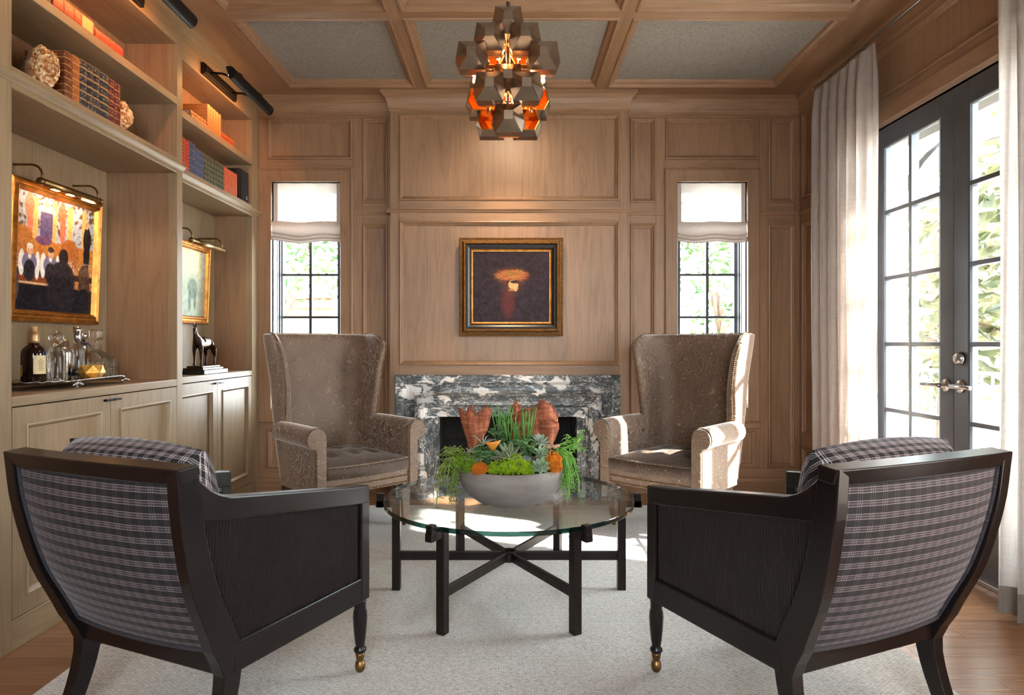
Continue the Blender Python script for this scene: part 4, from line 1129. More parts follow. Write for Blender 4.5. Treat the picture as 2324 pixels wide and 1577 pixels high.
for i in range(6):
    for j in range(5):
        inst('brick', bk2, fp, Vector((fx0 - 0.02 + j * 0.22 - (0.1 if i % 2 else 0), YC + 0.438, 0.012 + i * 0.113)) - fp.location)

# ------------------------------------------------------------------ rug
rg = MB()
rg.box(-1.535, 1.452, 0.35, 4.44, 0.0005, 0.011)
tag(rg.build('area_rug', rug_wool, bevel=0.004), 'pale oatmeal woven wool rug under the whole seating group', 'rug')

# ------------------------------------------------------------------ wing chairs (front faces -y)
from math import sin, cos
def interp(x, xs, ys):
    return float(np.interp(x, xs, ys))
def smooth_interp(x, xs, ys):
    # cubic Hermite through the points
    i = max(0, min(len(xs) - 2, int(np.searchsorted(xs, x)) - 1))
    h = xs[i + 1] - xs[i]; t = min(1.0, max(0.0, (x - xs[i]) / h))
    def m(k):
        a, b = max(0, k - 1), min(len(xs) - 1, k + 1)
        return (ys[b] - ys[a]) / (xs[b] - xs[a])
    return (2*t**3 - 3*t**2 + 1) * ys[i] + (t**3 - 2*t**2 + t) * h * m(i) + (-2*t**3 + 3*t**2) * ys[i + 1] + (t**3 - t**2) * h * m(i + 1)
def shell_plan(w, f, b, rc, n_side=7, n_arc=7, n_back=8, flare=0.0):
    pts = []
    for i in range(n_side):
        t = i / n_side; pts.append((-w - flare * (1 - t) ** 2, f + (b - rc - f) * t))
    for i in range(n_arc):
        a = (PI / 2) * i / n_arc; pts.append((-w + rc - rc * cos(a), b - rc + rc * sin(a)))
    for i in range(n_back + 1):
        t = i / n_back; pts.append((-w + rc + (2 * w - 2 * rc) * t, b))
    r = [(-x, y) for x, y in pts[:n_side + n_arc]][::-1]
    return pts + r
ZTOP = 1.185
zs_ = [0.28, 0.45, 0.66, 0.75, 0.85, 0.95, 1.05, 1.14, 1.185]
w_ = [0.252, 0.262, 0.272, 0.277, 0.284, 0.297, 0.312, 0.326, 0.331]       # inner half width
f_ = [0.10, 0.10, 0.105, 0.095, 0.078, 0.074, 0.070, 0.072, 0.085]         # front of the wings
b_ = [0.245, 0.275, 0.305, 0.318, 0.328, 0.34, 0.352, 0.362, 0.368]         # inner back
def shell_at(z, off):
    """plan polyline at height z; off: 0 inner face, 1 outer face"""
    w, f, b = (smooth_interp(z, zs_, q) for q in (w_, f_, b_))
    th = interp(z, [0.28, 0.7, 1.185], [0.055, 0.058, 0.040]) * off
    fl = interp(z, [0.6, 1.0, 1.185], [0.0, 0.004, 0.014])
    return shell_plan(w + th, f, b + th, 0.105 + th * 0.5, flare=fl)
def wing_chair(label):
    c = thing('wing_chair', label, 'armchair', (0, 0, 0), 0, 'wing chairs by the fireplace')
    # curved back with wings: inner face, rolled edge, outer face
    NZ = 26
    zlist = [0.29 + (ZTOP - 0.29) * i / NZ for i in range(NZ + 1)]
    inner, outer = [], []
    for z in zlist:
        pi_, po_ = shell_at(z, 0), shell_at(z, 1)
        n = len(pi_)
        ri, ro = [], []
        for k in range(n):
            # the front top corner of each wing is rounded off
            e = min(k, n - 1 - k)
            zz = z
            if e < 5:
                drop = 0.055 * (1 - e / 5.0) ** 2
                zz = z - drop * max(0.0, (z - 0.9) / (ZTOP - 0.9)) ** 3
            ri.append((pi_[k][0], pi_[k][1], zz)); ro.append((po_[k][0], po_[k][1], zz))
        inner.append(ri); outer.append(ro)
    n = len(inner[0])
    mb = MB()
    mb.sheet(inner)
    top = [[p for p in inner[-1]], [((a[0] + b[0]) / 2, (a[1] + b[1]) / 2, max(a[2], b[2]) + 0.010) for a, b in zip(inner[-1], outer[-1])], [p for p in outer[-1]]]
    mb.sheet(top)
    for k in (0, n - 1):
        mid = [(inner[i][k], ((inner[i][k][0] + outer[i][k][0]) / 2, min(inner[i][k][1], outer[i][k][1]) - 0.016, inner[i][k][2]), outer[i][k]) for i in range(NZ + 1)]
        mb.sheet([list(r) for r in mid])
    for k in (0, n - 1):
        fm = ((inner[NZ][k][0] + outer[NZ][k][0]) / 2, min(inner[NZ][k][1], outer[NZ][k][1]) - 0.016, inner[NZ][k][2])
        mb.add([inner[-1][k], top[1][k], outer[-1][k], fm], [(0, 1, 2, 3)])
    bk_ = mb.build('backrest', velvet, c)
    MB().sheet(outer).build('outside_back', velvet, bk_)
    # arms
    for s in (-1, 1):
        mb = MB()
        ax = s * 0.322
        # arm block
        prof = []
        for i in range(13):
            a = R(-60 + 300 * i / 12)
            prof.append((ax + s * 0.014 + 0.058 * sin(a) * s * -1 * -1, 0.610 + 0.058 * -cos(a) * -1))
        # cross section (x,z): inner side straight up, rolled top overhanging outwards, outer side
        xi, xo = ax - s * 0.052, ax + s * 0.012
        sec = [(xi, 0.27), (xi, 0.45), (xi, 0.60)]
        rc_, zc_ = 0.062, 0.600
        xc = ax + s * 0.010
        for i in range(11):
            a = R(180 - 230 * i / 10)
            sec.append((xc + s * rc_ * cos(a), zc_ + rc_ * sin(a)))
        sec += [(xo + s * 0.008, 0.543), (xo, 0.525), (xo, 0.27)]
        rows = []
        for y, g, dz in ((-0.352, 0.90, -0.004), (-0.362, 0.97, -0.001), (-0.350, 1.0, 0), (-0.2, 1.0, 0), (-0.05, 1.0, 0.0), (0.06, 0.97, -0.006), (0.12, 0.92, -0.012)):
            rows.append([(ax + (x - ax) * g, y, 0.27 + (z - 0.27) * (1 + dz)) for x, z in sec])
        mb.sheet(rows)
        mb.add(rows[0], [tuple(range(len(sec)))])
        mb.build('arm', velvet, c)
        # front facing strip of the arm
        fp_ = MB()
        fs = [(ax + (x - ax) * 0.93, 0.285 + (z - 0.285) * 0.985) for x, z in sec]
        fp_.prism(fs, -0.372, -0.355, 'y')
        fp_.build('arm_front', velvet, c, bevel=0.006)
        # two buttons on the inside of the arm
        for yb in (-0.14, 0.04):
            MB().ball((xi - s * 0.002, yb, 0.555), 0.011, 8, 5, (0.5, 1, 1)).build('button', velvet_dark, c)
    # seat base with apron
    mb = MB()
    ap = []
    for z in (0.275, 0.30, 0.36, 0.40):
        row = []
        for i in range(13):
            u = -1 + 2 * i / 12
            row.append((u * 0.285, -0.352 - 0.022 * (1 - u * u), z))
        ap.append(row)
    mb.sheet(ap)
    mb.box(-0.285, 0.285, -0.34, 0.26, 0.275, 0.36)
    mb.build('seat_base', velvet, c)
    # loose seat cushion
    nu, nv = 22, 20
    tops, bots = [], []
    for i in range(nu + 1):
        rt, rb = [], []
        for j in range(nv + 1):
            u, v = -1 + 2 * i / nu, -1 + 2 * j / nv
            e = (1 - abs(u) ** 8) * (1 - abs(v) ** 8)
            tuft = sum(math.exp(-((u - a) ** 2 + (v - b) ** 2) / 0.02) for a in (-0.45, 0.1, 0.6) for b in (-0.3, 0.35))
            x = u * 0.268; y = -0.02 + v * 0.335 - 0.028 * (1 - u * u) * max(0, -v)
            rt.append((x, y, 0.438 + 0.026 * (1 - u * u) * (1 - v * v) - 0.020 * tuft - 0.012 * (1 - e)))
            rb.append((x, y, 0.345 + 0.012 * (1 - e)))
        tops.append(rt); bots.append(rb)
    mb = MB(); mb.sheet(tops); mb.sheet(bots)
    edge_t = [tops[i][0] for i in range(nu + 1)] + [tops[nu][j] for j in range(1, nv + 1)] + [tops[i][nv] for i in range(nu - 1, -1, -1)] + [tops[0][j] for j in range(nv - 1, 0, -1)]
    edge_b = [bots[i][0] for i in range(nu + 1)] + [bots[nu][j] for j in range(1, nv + 1)] + [bots[i][nv] for i in range(nu - 1, -1, -1)] + [bots[0][j] for j in range(nv - 1, 0, -1)]
    ctr = Vector((0, -0.02, 0.39))
    def out(p, q): return (p[0] + (0.010 if p[0] > 0.2 else -0.010 if p[0] < -0.2 else 0), p[1] - (0.012 if p[1] < -0.2 else 0), p[2])
    mids = [[out(((a[0] + b[0]) / 2, (a[1] + b[1]) / 2, a[2] * k + b[2] * (1 - k)), ctr) for a, b in zip(edge_t, edge_b)] for k in (0.88, 0.5, 0.12)]
    mb.sheet([edge_t] + mids + [edge_b], closed_v=True)
    mb.build('seat_cushion', velvet_dark, c)
    tp = [Vector(p) + Vector((0, 0, 0.001)) for p in edge_t]
    MB().tube(tp + [tp[0]], 0.0045, 6).build('cushion_piping', velvet, c)
    # legs
    for s in (-1, 1):
        mb = MB()
        x, y = s * 0.270, -0.312
        vs = []
        for z, h in ((0.285, 0.030), (0.16, 0.026), (0.06, 0.017)):
            vs.append([(x - h, y - h, z), (x + h, y - h, z), (x + h, y + h, z), (x - h, y + h, z)])
        mb.sheet(vs, closed_v=True, smooth=False)
        lg = mb.build('leg', walnut, c, bevel=0.002)
        MB().lathe([(0.019, 0.062), (0.017, 0.045), (0.010, 0.040), (0.008, 0.034), (0.0, 0.034)], 12, (x, y, 0)).tube([(x - 0.006, y, 0.0165), (x + 0.006, y, 0.0165)], 0.0162, 14).build('brass_caster', brass_cap, lg)
        mb = MB(); vs = []
        for z, h, dy in ((0.285, 0.026, 0), (0.15, 0.022, 0.02), (0.012, 0.018, 0.06)):
            yy_ = 0.255 + dy; x2 = s * 0.235
            vs.append([(x2 - h, yy_ - h, z), (x2 + h, yy_ - h, z), (x2 + h, yy_ + h, z), (x2 - h, yy_ + h, z)])
        mb.sheet(vs, closed_v=True, smooth=False).add(vs[-1], [(0, 1, 2, 3)])
        mb.build('leg', walnut, c, bevel=0.002)
    MB().box(-0.262, 0.262, -0.325, 0.28, 0.262, 0.277).build('bottom_frame', walnut, c)
    # nailheads
    nh = MB()
    def nails(pts, step=0.0125, r=0.0048):
        acc = 0.0
        for a, b in zip(pts, pts[1:]):
            a, b = Vector(a), Vector(b); L = (b - a).length
            while acc < L:
                nh.ball(a.lerp(b, acc / L), r, 5, 4); acc += step
            acc -= L
    i0 = next(i for i, z in enumerate(zlist) if z > 0.66)
    for k in (0, n - 1):
        nails([((outer[i][k][0] * 0.7 + inner[i][k][0] * 0.3), min(inner[i][k][1], outer[i][k][1]) - 0.015, outer[i][k][2]) for i in range(i0, NZ + 1)])
    nails([((a[0] + b[0]) / 2, (a[1] + b[1]) / 2, max(a[2], b[2]) + 0.011) for a, b in zip(inner[-1], outer[-1])])
    nails([(p[0], p[1] - 0.003, 0.283) for p in ap[0]]); nails([(p[0], p[1] - 0.003, 0.322) for p in ap[2]])
    for s in (-1, 1):
        nails([(s * 0.3345, -0.360, z) for z in (0.285, 0.4, 0.525)])
    o = nh.build('nailhead_trim', brass_cap, c, weld=False, fix=False); o['kind'] = 'stuff'; o['label'] = 'rows of small antique brass nailheads'
    return c
wc = wing_chair('taupe velvet wing chair left of the fireplace, angled towards the table')
wc2 = copy_tree(wc)
wc2['label'] = 'taupe velvet wing chair right of the fireplace, its outer side lit by the doors'
TH = R(42.2)
wc.location = (-1.063, 4.002, 0.0115); wc.rotation_euler = (0, 0, TH)
wc2.location = (1.063, 4.002, 0.0115); wc2.rotation_euler = (0, 0, -TH)

# ------------------------------------------------------------------ low club chairs (front faces +y)
SZ = [0.0, 0.12, 0.25, 0.35, 0.50, 0.68, 0.83]
SY = [-0.085, -0.030, -0.002, -0.036, -0.104, -0.152, -0.172]
def sty(z): return smooth_interp(z, SZ, SY)
def stx(z): return 0.282 + 0.036 * interp(z, [0.22, 0.35, 0.5, 0.68, 0.83], [0, 0.28, 0.64, 0.90, 1.0])
def interp(x, xs, ys):
    return float(np.interp(x, xs, ys))
def plaid_uv(co): return (co[0], co[2] + co[1] * 0.9)
def club_chair(label):
    c = thing('club_chair', label, 'armchair', (0, 0, 0), 0, 'low club chairs in the foreground')
    N = 20
    zl = [0.83 * i / N for i in range(N + 1)]
    for s in (-1, 1):
        rows = []
        for z in zl:
            hw = interp(z, [0, 0.25, 0.32, 0.6, 0.83], [0.022, 0.030, 0.044, 0.035, 0.030])
            hx = interp(z, [0, 0.25, 0.83], [0.019, 0.021, 0.019])
            x, y = s * stx(z), sty(z)
            rows.append([(x - hx, y - hw, z), (x + hx, y - hw, z), (x + hx, y + hw, z), (x - hx, y + hw, z)])
        mb = MB().sheet(rows, closed_v=True, smooth=False).add(rows[0], [(0, 1, 2, 3)]).add(rows[-1], [(0, 1, 2, 3)])
        mb.build('back_leg', ebony, c, bevel=0.003)
    # top rail, slightly bowed
    rows = []
    M = 14
    for i in range(M + 1):
        u = -1 + 2 * i / M
        x = u * (stx(0.81) + 0.023); bow = -0.024 * (1 - u * u)
        y = sty(0.82) + bow; y2 = sty(0.79) + bow
        rows.append([(x, y2 - 0.022, 0.791), (x, y - 0.030, 0.829 + 0.004 * (1 - u * u)), (x, y + 0.030, 0.834 + 0.004 * (1 - u * u)), (x, y2 + 0.024, 0.795)])
    MB().sheet(rows, closed_v=True, smooth=False).add(rows[0], [(0, 1, 2, 3)]).add(rows[-1], [(0, 1, 2, 3)]).build('top_rail', ebony, c, bevel=0.004)
    MB().box(-0.27, 0.27, -0.026, 0.020, 0.248, 0.325).build('back_rail', ebony, c, bevel=0.003)
    # outside back panel of plaid, following the sweep of the legs
    rows, rows_i = [], []
    K = 18
    zz = [0.318 + (0.794 - 0.318) * j / K for j in range(K + 1)]
    for j, z in enumerate(zz):
        r, r2 = [], []
        for i in range(M + 1):
            u = -1 + 2 * i / M
            x = u * (stx(z) - 0.019)
            belly = -0.024 * (1 - u * u) - 0.012 * (1 - u ** 4) * (1 - (2 * j / K - 1) ** 4)
            r.append((x, sty(z) - 0.014 + belly, z)); r2.append((x, sty(z) + 0.012, z))
        rows.append(r); rows_i.append(r2)
    arc = [0.0]
    for j in range(K): arc.append(arc[-1] + math.hypot(zz[j + 1] - zz[j], sty(zz[j + 1]) - sty(zz[j])))
    za = np.array(zz)
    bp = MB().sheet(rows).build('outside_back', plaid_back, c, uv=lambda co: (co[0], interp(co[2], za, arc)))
    MB().sheet(rows_i).build('inside_back', plaid, c, uv=plaid_uv)
    # woven gimp round the outside back
    edge = [rows[0][i] for i in range(M + 1)] + [rows[j][M] for j in range(1, K + 1)] + [rows[K][i] for i in range(M - 1, -1, -1)] + [rows[j][0] for j in range(K - 1, 0, -1)]
    edge = [(p[0], p[1] - 0.003, p[2]) for p in edge]
    MB().tube(edge + [edge[0]], 0.0065, 6).build('gimp_edging', gimp, c, label='woven charcoal edging')
    # side frames
    fx_, fy = 0.319, 0.536
    for s in (-1, 1):
        def sx(y): return s * interp(y, [-0.14, 0.0, fy], [0.306, 0.288, fx_])
        def armx(y): return s * interp(y, [-0.14, fy], [0.312, fx_])
        post = MB().box(s * fx_ - 0.024, s * fx_ + 0.024, fy - 0.024, fy + 0.024, 0.25, 0.640)
        post.build('front_post', ebony, c, bevel=0.006, seg=3)
        # arm rail: drops from the back leg in a small sweep, then runs forward and down
        rows = []
        ys = [-0.140 + 0.01 * k for k in range(16)] + [0.05, 0.15, 0.25, 0.35, 0.45, fy + 0.018]
        for y in ys:
            zt_ = interp(y, [-0.06, fy], [0.738, 0.641]) + (0.070 * max(0, (-0.03 - y) / 0.11) ** 2)
            zb_ = interp(y, [-0.15, fy], [0.690, 0.578])
            x = armx(y)
            hx_ = interp(y, [-0.12, -0.06], [0.018, 0.025])
            rows.append([(x - hx_, y, zb_), (x + hx_, y, zb_), (x + hx_, y, zt_ - 0.002), (x - hx_, y, zt_ - 0.002)])
        MB().sheet(rows, closed_v=True, smooth=False).add(rows[0], [(0, 1, 2, 3)]).add(rows[-1], [(0, 1, 2, 3)]).build('arm_rail', ebony, c, bevel=0.005, seg=2)
        # seat rail
        a, b = Vector((sx(0.0), 0.0, 0.29)), Vector((sx(fy), fy - 0.02, 0.29))
        MB().bar(a, b, 0.042, 0.082).build('seat_rail', ebony, c, bevel=0.003)
        MB().bar(a + Vector((s * 0.0215, 0, 0.034)), b + Vector((s * 0.0215, 0, 0.034)), 0.003, 0.004).build('rail_bead', ebony, c)
        # reeded side panel
        g = MB()
        y = -0.125; step = 0.0098
        rows = []
        while y < fy - 0.026:
            for k in range(5):
                t = k / 4.0
                yq = y + step * t * 0.92
                out_ = 0.0052 * sin(PI * t)
                zb_ = 0.328
                if yq < 0.0: zb_ = max(0.328, interp(-yq, [0.0, 0.036, 0.104, 0.152], [0.29, 0.35, 0.5, 0.68]) - 0.02)
                zt_ = interp(yq, [-0.15, fy], [0.692, 0.580])
                x = sx(yq) + s * (0.008 + out_)
                if zb_ < zt_: rows.append([(x, yq, zb_), (armx(yq) + s * (0.008 + out_), yq, zt_)])
            y += step
        g.sheet(rows, smooth=True)
        g.build('reeded_panel', ebony, c, weld=False, label='side panel of fine vertical reeding')['kind'] = 'stuff'
        MB().add([(sx(0.0) - s * 0.022, 0.02, 0.33), (sx(fy) - s * 0.022, fy - 0.02, 0.33), (sx(fy) - s * 0.022, fy - 0.02, 0.585), (sx(0) - s * 0.022, -0.05, 0.66)], [(0, 1, 2, 3)]).build('inside_panel', plaid, c, uv=lambda co: (co[1], co[2]))
        # turned front leg
        prof = [(0.0, 0.25), (0.021, 0.25), (0.021, 0.243), (0.018, 0.240), (0.021, 0.236), (0.018, 0.232), (0.021, 0.228), (0.019, 0.223), (0.022, 0.21), (0.0235, 0.19), (0.0215, 0.15), (0.0175, 0.11), (0.0155, 0.095), (0.014, 0.09), (0.0205, 0.083), (0.0215, 0.076), (0.019, 0.070), (0.0155, 0.067)]
        lg = MB().lathe(prof, 40, (s * fx_, fy, 0), lambda r, t, z: r * (1 + (0.07 * abs(cos(5 * t)) - 0.03 if 0.095 < z < 0.222 else 0))).build('front_leg', ebony, c)
        MB().lathe([(0.0155, 0.068), (0.016, 0.062), (0.0125, 0.044), (0.010, 0.040), (0.0155, 0.036), (0.0175, 0.024), (0.0165, 0.012), (0.011, 0.003), (0.0, 0.0)], 24, (s * fx_, fy, 0)).build('brass_ferrule', brass_cap, lg)
    MB().box(-0.30, 0.30, fy - 0.02, fy + 0.02, 0.25, 0.33).build('front_rail', ebony, c, bevel=0.003)
    # cushions
    def cushion(name, x0, x1, fn, tufts):
        nu, nv, nw = 20, 16, 6
        f, bk_ = [], []
        for i in range(nu + 1):
            rf, rb = [], []
            for j in range(nv + 1):
                u, v = -1 + 2 * i / nu, -1 + 2 * j / nv
                e = ((1 - abs(u) ** 5) * (1 - abs(v) ** 5)) ** 0.5
                tf = sum(math.exp(-((u - a) ** 2 + (v - b) ** 2) / 0.03) for a, b in tufts)
                rf.append(fn(u, v, e * (1 - 0.35 * tf))); rb.append(fn(u, v, -e))
            f.append(rf); bk_.append(rb)
        MB().sheet(f).sheet(bk_).build(name, plaid, c, uv=plaid_uv)
    def back_fn(u, v, e):
        z = 0.622 + 0.228 * v
        z += 0.018 * (1 - u * u) * max(0, v)
        z = min(z, 2)
        y = sty(min(0.83, z)) + 0.110 + 0.085 * e
        return (u * 0.272, y, z)
    cushion('back_cushion', -0.27, 0.27, back_fn, [(-0.4, 0.4), (0.4, 0.4), (0, 0.9), (-0.5, 0.95), (0.5, 0.95)])
    cushion('seat_cushion', -0.27, 0.27, lambda u, v, e: (u * 0.274, 0.295 + 0.245 * v, 0.40 + 0.075 * e), [])
    MB().box(-0.275, 0.275, 0.0, fy - 0.02, 0.30, 0.335).build('seat_deck', gimp, c)
    return c
cc1 = club_chair('black framed club chair with plaid back, nearer the bookcases')
cc2 = copy_tree(cc1)
cc2['label'] = 'black framed club chair with plaid back, nearer the french doors'
TC = R(23)
cc1.location = (-1.015, 1.814, 0.0115); cc1.rotation_euler = (0, 0, -TC)
cc2.location = (1.010, 1.814, 0.0115); cc2.rotation_euler = (0, 0, TC)

# ------------------------------------------------------------------ coffee table
ct = thing('coffee_table', 'round glass-topped coffee table on six dark bronze legs', 'table', (0, 2.92, 0.0115))
RT = 0.568; zt0, zt1 = 0.412, 0.431
g = MB()
prof = [(0.0, zt0), (RT - 0.002, zt0), (RT, zt0 + 0.002), (RT, zt1 - 0.002), (RT - 0.002, zt1), (0.0, zt1)]
top = MB().lathe(prof, 96, smooth=False).build('glass_top', table_glass, ct, label='clear round glass top')
top.data.materials.append(table_edge)
for p in top.data.polygons:
    if abs(p.normal.z) < 0.9: p.material_index = 1
RL = 0.517
for k in range(6):
    a = R(60 * k); d = Vector((cos(a), sin(a), 0)); n_ = Vector((-sin(a), cos(a), 0))
    lg = MB(); h = 0.0185
    c0 = d * RL
    lg.bar(c0 + Vector((0, 0, 0)), c0 + Vector((0, 0, zt0 - 0.002)), 2 * h, 2 * h, up=d)
    L = lg.build('leg', bronze_dark, ct, bevel=0.0025)
    MB().bar(c0 + d * 0.015 + Vector((0, 0, zt0 - 0.018)), d * (RT + 0.042) + Vector((0, 0, zt0 - 0.018)), 0.030, 0.030).bar(d * (RT + 0.022) + Vector((0, 0, zt0 - 0.034)), d * (RT + 0.022) + Vector((0, 0, zt1 + 0.010)), 0.030, 0.032, up=d).build('clip', bronze_dark, L, bevel=0.002)
    MB().bar(d * 0.03 + Vector((0, 0, 0.155)), c0 - d * h * 0.9 + Vector((0, 0, 0.155)), 0.016, 0.040).build('stretcher', bronze_dark, ct, bevel=0.002)
MB().lathe([(0.026, 0.133), (0.036, 0.133), (0.036, 0.179), (0.026, 0.179), (0.026, 0.133)], 32, smooth=False).build('hub_ring', bronze_dark, ct)

# ------------------------------------------------------------------ planter bowl and plants
GT = 0.0115 + zt1
BC = Vector((0.009, 2.765, GT))
t = NT('smooth_concrete')
n1 = t.noise(t.coord('Object', (1, 1, 3)), 5.0, 5); n2 = t.noise(t.coord('Object'), 60.0, 3)
pits = t.ramp(t.n('TexVoronoi', {'Vector': t.coord('Object'), 'Scale': 55.0}).outputs[0], [(0.06, 0.0), (0.12, 1.0)])
col = t.ramp(n1, [(0.3, lin(118, 108, 104)), (0.7, lin(150, 142, 138))])
col = t.mix(t.math('MULTIPLY', t.math('SUBTRACT', 1.0, pits), 0.35), col, lin(96, 88, 84))
concrete = t.done(t.pbsdf(Base_Color=col, Roughness=0.75, Normal=t.bump(t.math('ADD', n2, pits), 0.12, 0.002)))
pl = thing('planter_bowl', 'wide grey concrete bowl of succulents on the glass table', 'bowl', BC)
bp_ = [(0.0, 0.004), (0.092, 0.004), (0.110, 0.008), (0.150, 0.024), (0.188, 0.052), (0.212, 0.084), (0.224, 0.118), (0.228, 0.148), (0.2275, 0.168), (0.2245, 0.171), (0.2215, 0.168), (0.218, 0.13), (0.20, 0.11), (0.0, 0.10)]
MB().lathe(bp_, 72).build('bowl_body', concrete, pl)
soil = simple('dark_potting_soil', lin(44, 34, 26), 1.0, 0, 0.3, 60, 0.8, 120)
MB().lathe([(0.219, 0.156), (0.17, 0.170), (0.10, 0.182), (0.0, 0.186)], 40).build('soil', soil, pl)
for k in range(3):
    a = R(30 + 120 * k)
    MB().ball((0.085 * cos(a), 0.085 * sin(a), 0.0035), 0.008, 8, 6, (1, 1, 0.45)).build('foot_pad', simple('clear_pad', lin(190, 190, 190), 0.3) if k == 0 else bpy.data.materials['clear_pad'], pl)

def leafmat(name, a, b, edge=None, rough=0.45, transl=0.15):
    t = NT(name)
    n = t.noise(t.coord('Object', rand=3.0), 30.0, 3)
    c = t.ramp(n, [(0.3, a), (0.7, b)])
    if edge:
        x = t.n('SeparateXYZ', {0: t.n('TexCoord').outputs['Generated']}).outputs[0]
        c = t.mix(t.math('MULTIPLY', t.math('ABSOLUTE', t.math('SUBTRACT', x, 0.5)), 2.0), c, edge)
    return t.done(t.n('MixShader', {0: transl, 1: t.pbsdf(Base_Color=c, Roughness=rough), 2: t.n('BsdfTranslucent', {0: c})}))
M_pencil = leafmat('pencil_cactus_green', lin(70, 130, 50), lin(120, 176, 84))
M_trail = leafmat('trailing_green', lin(92, 154, 50), lin(146, 196, 84))
M_trail_d = leafmat('olive_trailing_green', lin(98, 126, 46), lin(152, 172, 78))
M_jade = leafmat('jade_green', lin(60, 102, 52), lin(108, 148, 84), None, 0.32)
M_agave = leafmat('striped_agave', lin(62, 98, 62), lin(100, 134, 92), lin(216, 222, 186))
M_ros = leafmat('pale_rosette', lin(110, 146, 104), lin(158, 184, 142), lin(186, 200, 168))
M_ros_b = leafmat('blue_rosette', lin(120, 148, 126), lin(172, 190, 168), lin(206, 208, 190))
M_air = leafmat('silver_air_plant', lin(138, 148, 128), lin(184, 186, 166))
M_moss = leafmat('lime_moss', lin(126, 166, 8), lin(176, 206, 24), None, 0.9, 0.2)
M_moss_d = leafmat('green_moss', lin(96, 136, 20), lin(138, 170, 40), None, 0.9, 0.2)
M_moss_o = leafmat('orange_moss', lin(206, 104, 10), lin(238, 146, 24), None, 0.9, 0.2)
M_orange = simple('orange_gourd_peel', lin(226, 142, 48), 0.55, 0, 0.1, 14)
t = NT('palm_bark_fibre')
n1 = t.noise(t.coord('Object', (60, 60, 8)), 1.0, 4, 0.7); n2 = t.noise(t.coord('Object', (8, 8, 70)), 1.0, 3, 0.7)
m = t.math('MULTIPLY', t.math('ADD', n1, n2), 0.5)
col = t.ramp(m, [(0.36, lin(108, 54, 36)), (0.52, lin(174, 98, 66)), (0.66, lin(210, 142, 106))])
M_bark = t.done(t.n('MixShader', {0: 0.2, 1: t.pbsdf(Base_Color=col, Roughness=0.85, Normal=t.bump(m, 0.6, 0.004)), 2: t.n('BsdfTranslucent', {0: col})}))

def bark_piece(label, Y, left, right, top, bulge, seed):
    """left / right: edge as (px, py) from foot to shoulder; top: torn upper edge from left to right; measured at depth Y"""
    rs = random.Random(seed)
    base = at((left[0][0] + right[0][0]) / 2, left[0][1], Y)
    nu, nv = 30, 12
    def along(pts, t):
        d = [0.0]
        for p, q in zip(pts, pts[1:]): d.append(d[-1] + math.hypot(q[0] - p[0], q[1] - p[1]))
        return (interp(t * d[-1], d, [p[0] for p in pts]), interp(t * d[-1], d, [p[1] for p in pts]))
    grid = []
    for i in range(nu + 1):
        u = i / nu; tp = along(top, u); col_ = []
        for j in range(nv + 1):
            v = j / nv
            l, r = along(left, v), along(right, v)
            x, y = l[0] + (r[0] - l[0]) * u, l[1] + (r[1] - l[1]) * u
            x2, y2 = l[0] * 0 + tp[0], tp[1]
            w = max(0.0, (v - 0.45) / 0.55) ** 1.5
            p = at(x + (x2 - x) * w, y + (y2 - y) * w, Y) - base
            p.y += -bulge * (1 - (2 * u - 1) ** 2) * (0.3 + 0.7 * v) + 0.05 * v * v + 0.004 * math.sin(9 * u + 7 * v + seed)
            col_.append(p)
        grid.append(col_)
    mb = MB().sheet(grid)
    for i in range(nu + 1):
        for _ in range(2):
            p = Vector(grid[i][nv]); q = p + Vector((rs.uniform(-0.010, 0.010), rs.uniform(-0.004, 0.004), rs.uniform(0.003, 0.018)))
            mb.tube([p - Vector((0, 0, 0.012)), p, q], [0.0012, 0.0010, 0.0003], 4)
    o = mb.build('palm_bark', M_bark, loc=base, weld=False)
    o.modifiers.new('thick', 'SOLIDIFY').thickness = 0.003
    return tag(o, label, 'bark', 'curled palm bark pieces')
def interp(x, xs, ys):
    return float(np.interp(x, xs, ys))
bark_piece('ragged rust-brown palm bark standing at the left of the planter', 2.80, [(1068, 1040), (1060, 1002), (1048, 974), (1040, 958)], [(1082, 1040), (1086, 1010), (1106, 985), (1116, 956)],
           [(1039, 931), (1046, 934), (1056, 944), (1063, 925), (1072, 932), (1082, 948), (1093, 934), (1102, 925), (1108, 930), (1114, 938)], 0.035, 3)
bark_piece('narrow dark palm bark strip standing at the back between the pencil cacti', 2.93, [(1160, 1010), (1158, 975), (1159, 945)], [(1174, 1010), (1178, 970), (1182, 940)], [(1160, 938), (1166, 926), (1171, 916), (1176, 921), (1181, 932)], 0.012, 7)
bark_piece('broad rust-brown palm bark with upright tip at the right back of the planter', 2.86, [(1176, 1020), (1166, 992), (1166, 960)], [(1246, 1020), (1262, 996), (1271, 966)],
           [(1166, 944), (1181, 934), (1201, 930), (1216, 926), (1224, 920), (1229, 909), (1238, 914), (1250, 919), (1260, 936), (1268, 952)], 0.045, 11)
bark_piece('orange-brown palm bark curling outwards at the right of the planter', 2.80, [(1232, 1030), (1232, 1000), (1226, 975)], [(1246, 1030), (1258, 1004), (1271, 984)], [(1226, 962), (1238, 955), (1250, 956), (1262, 962), (1270, 972)], 0.03, 14)

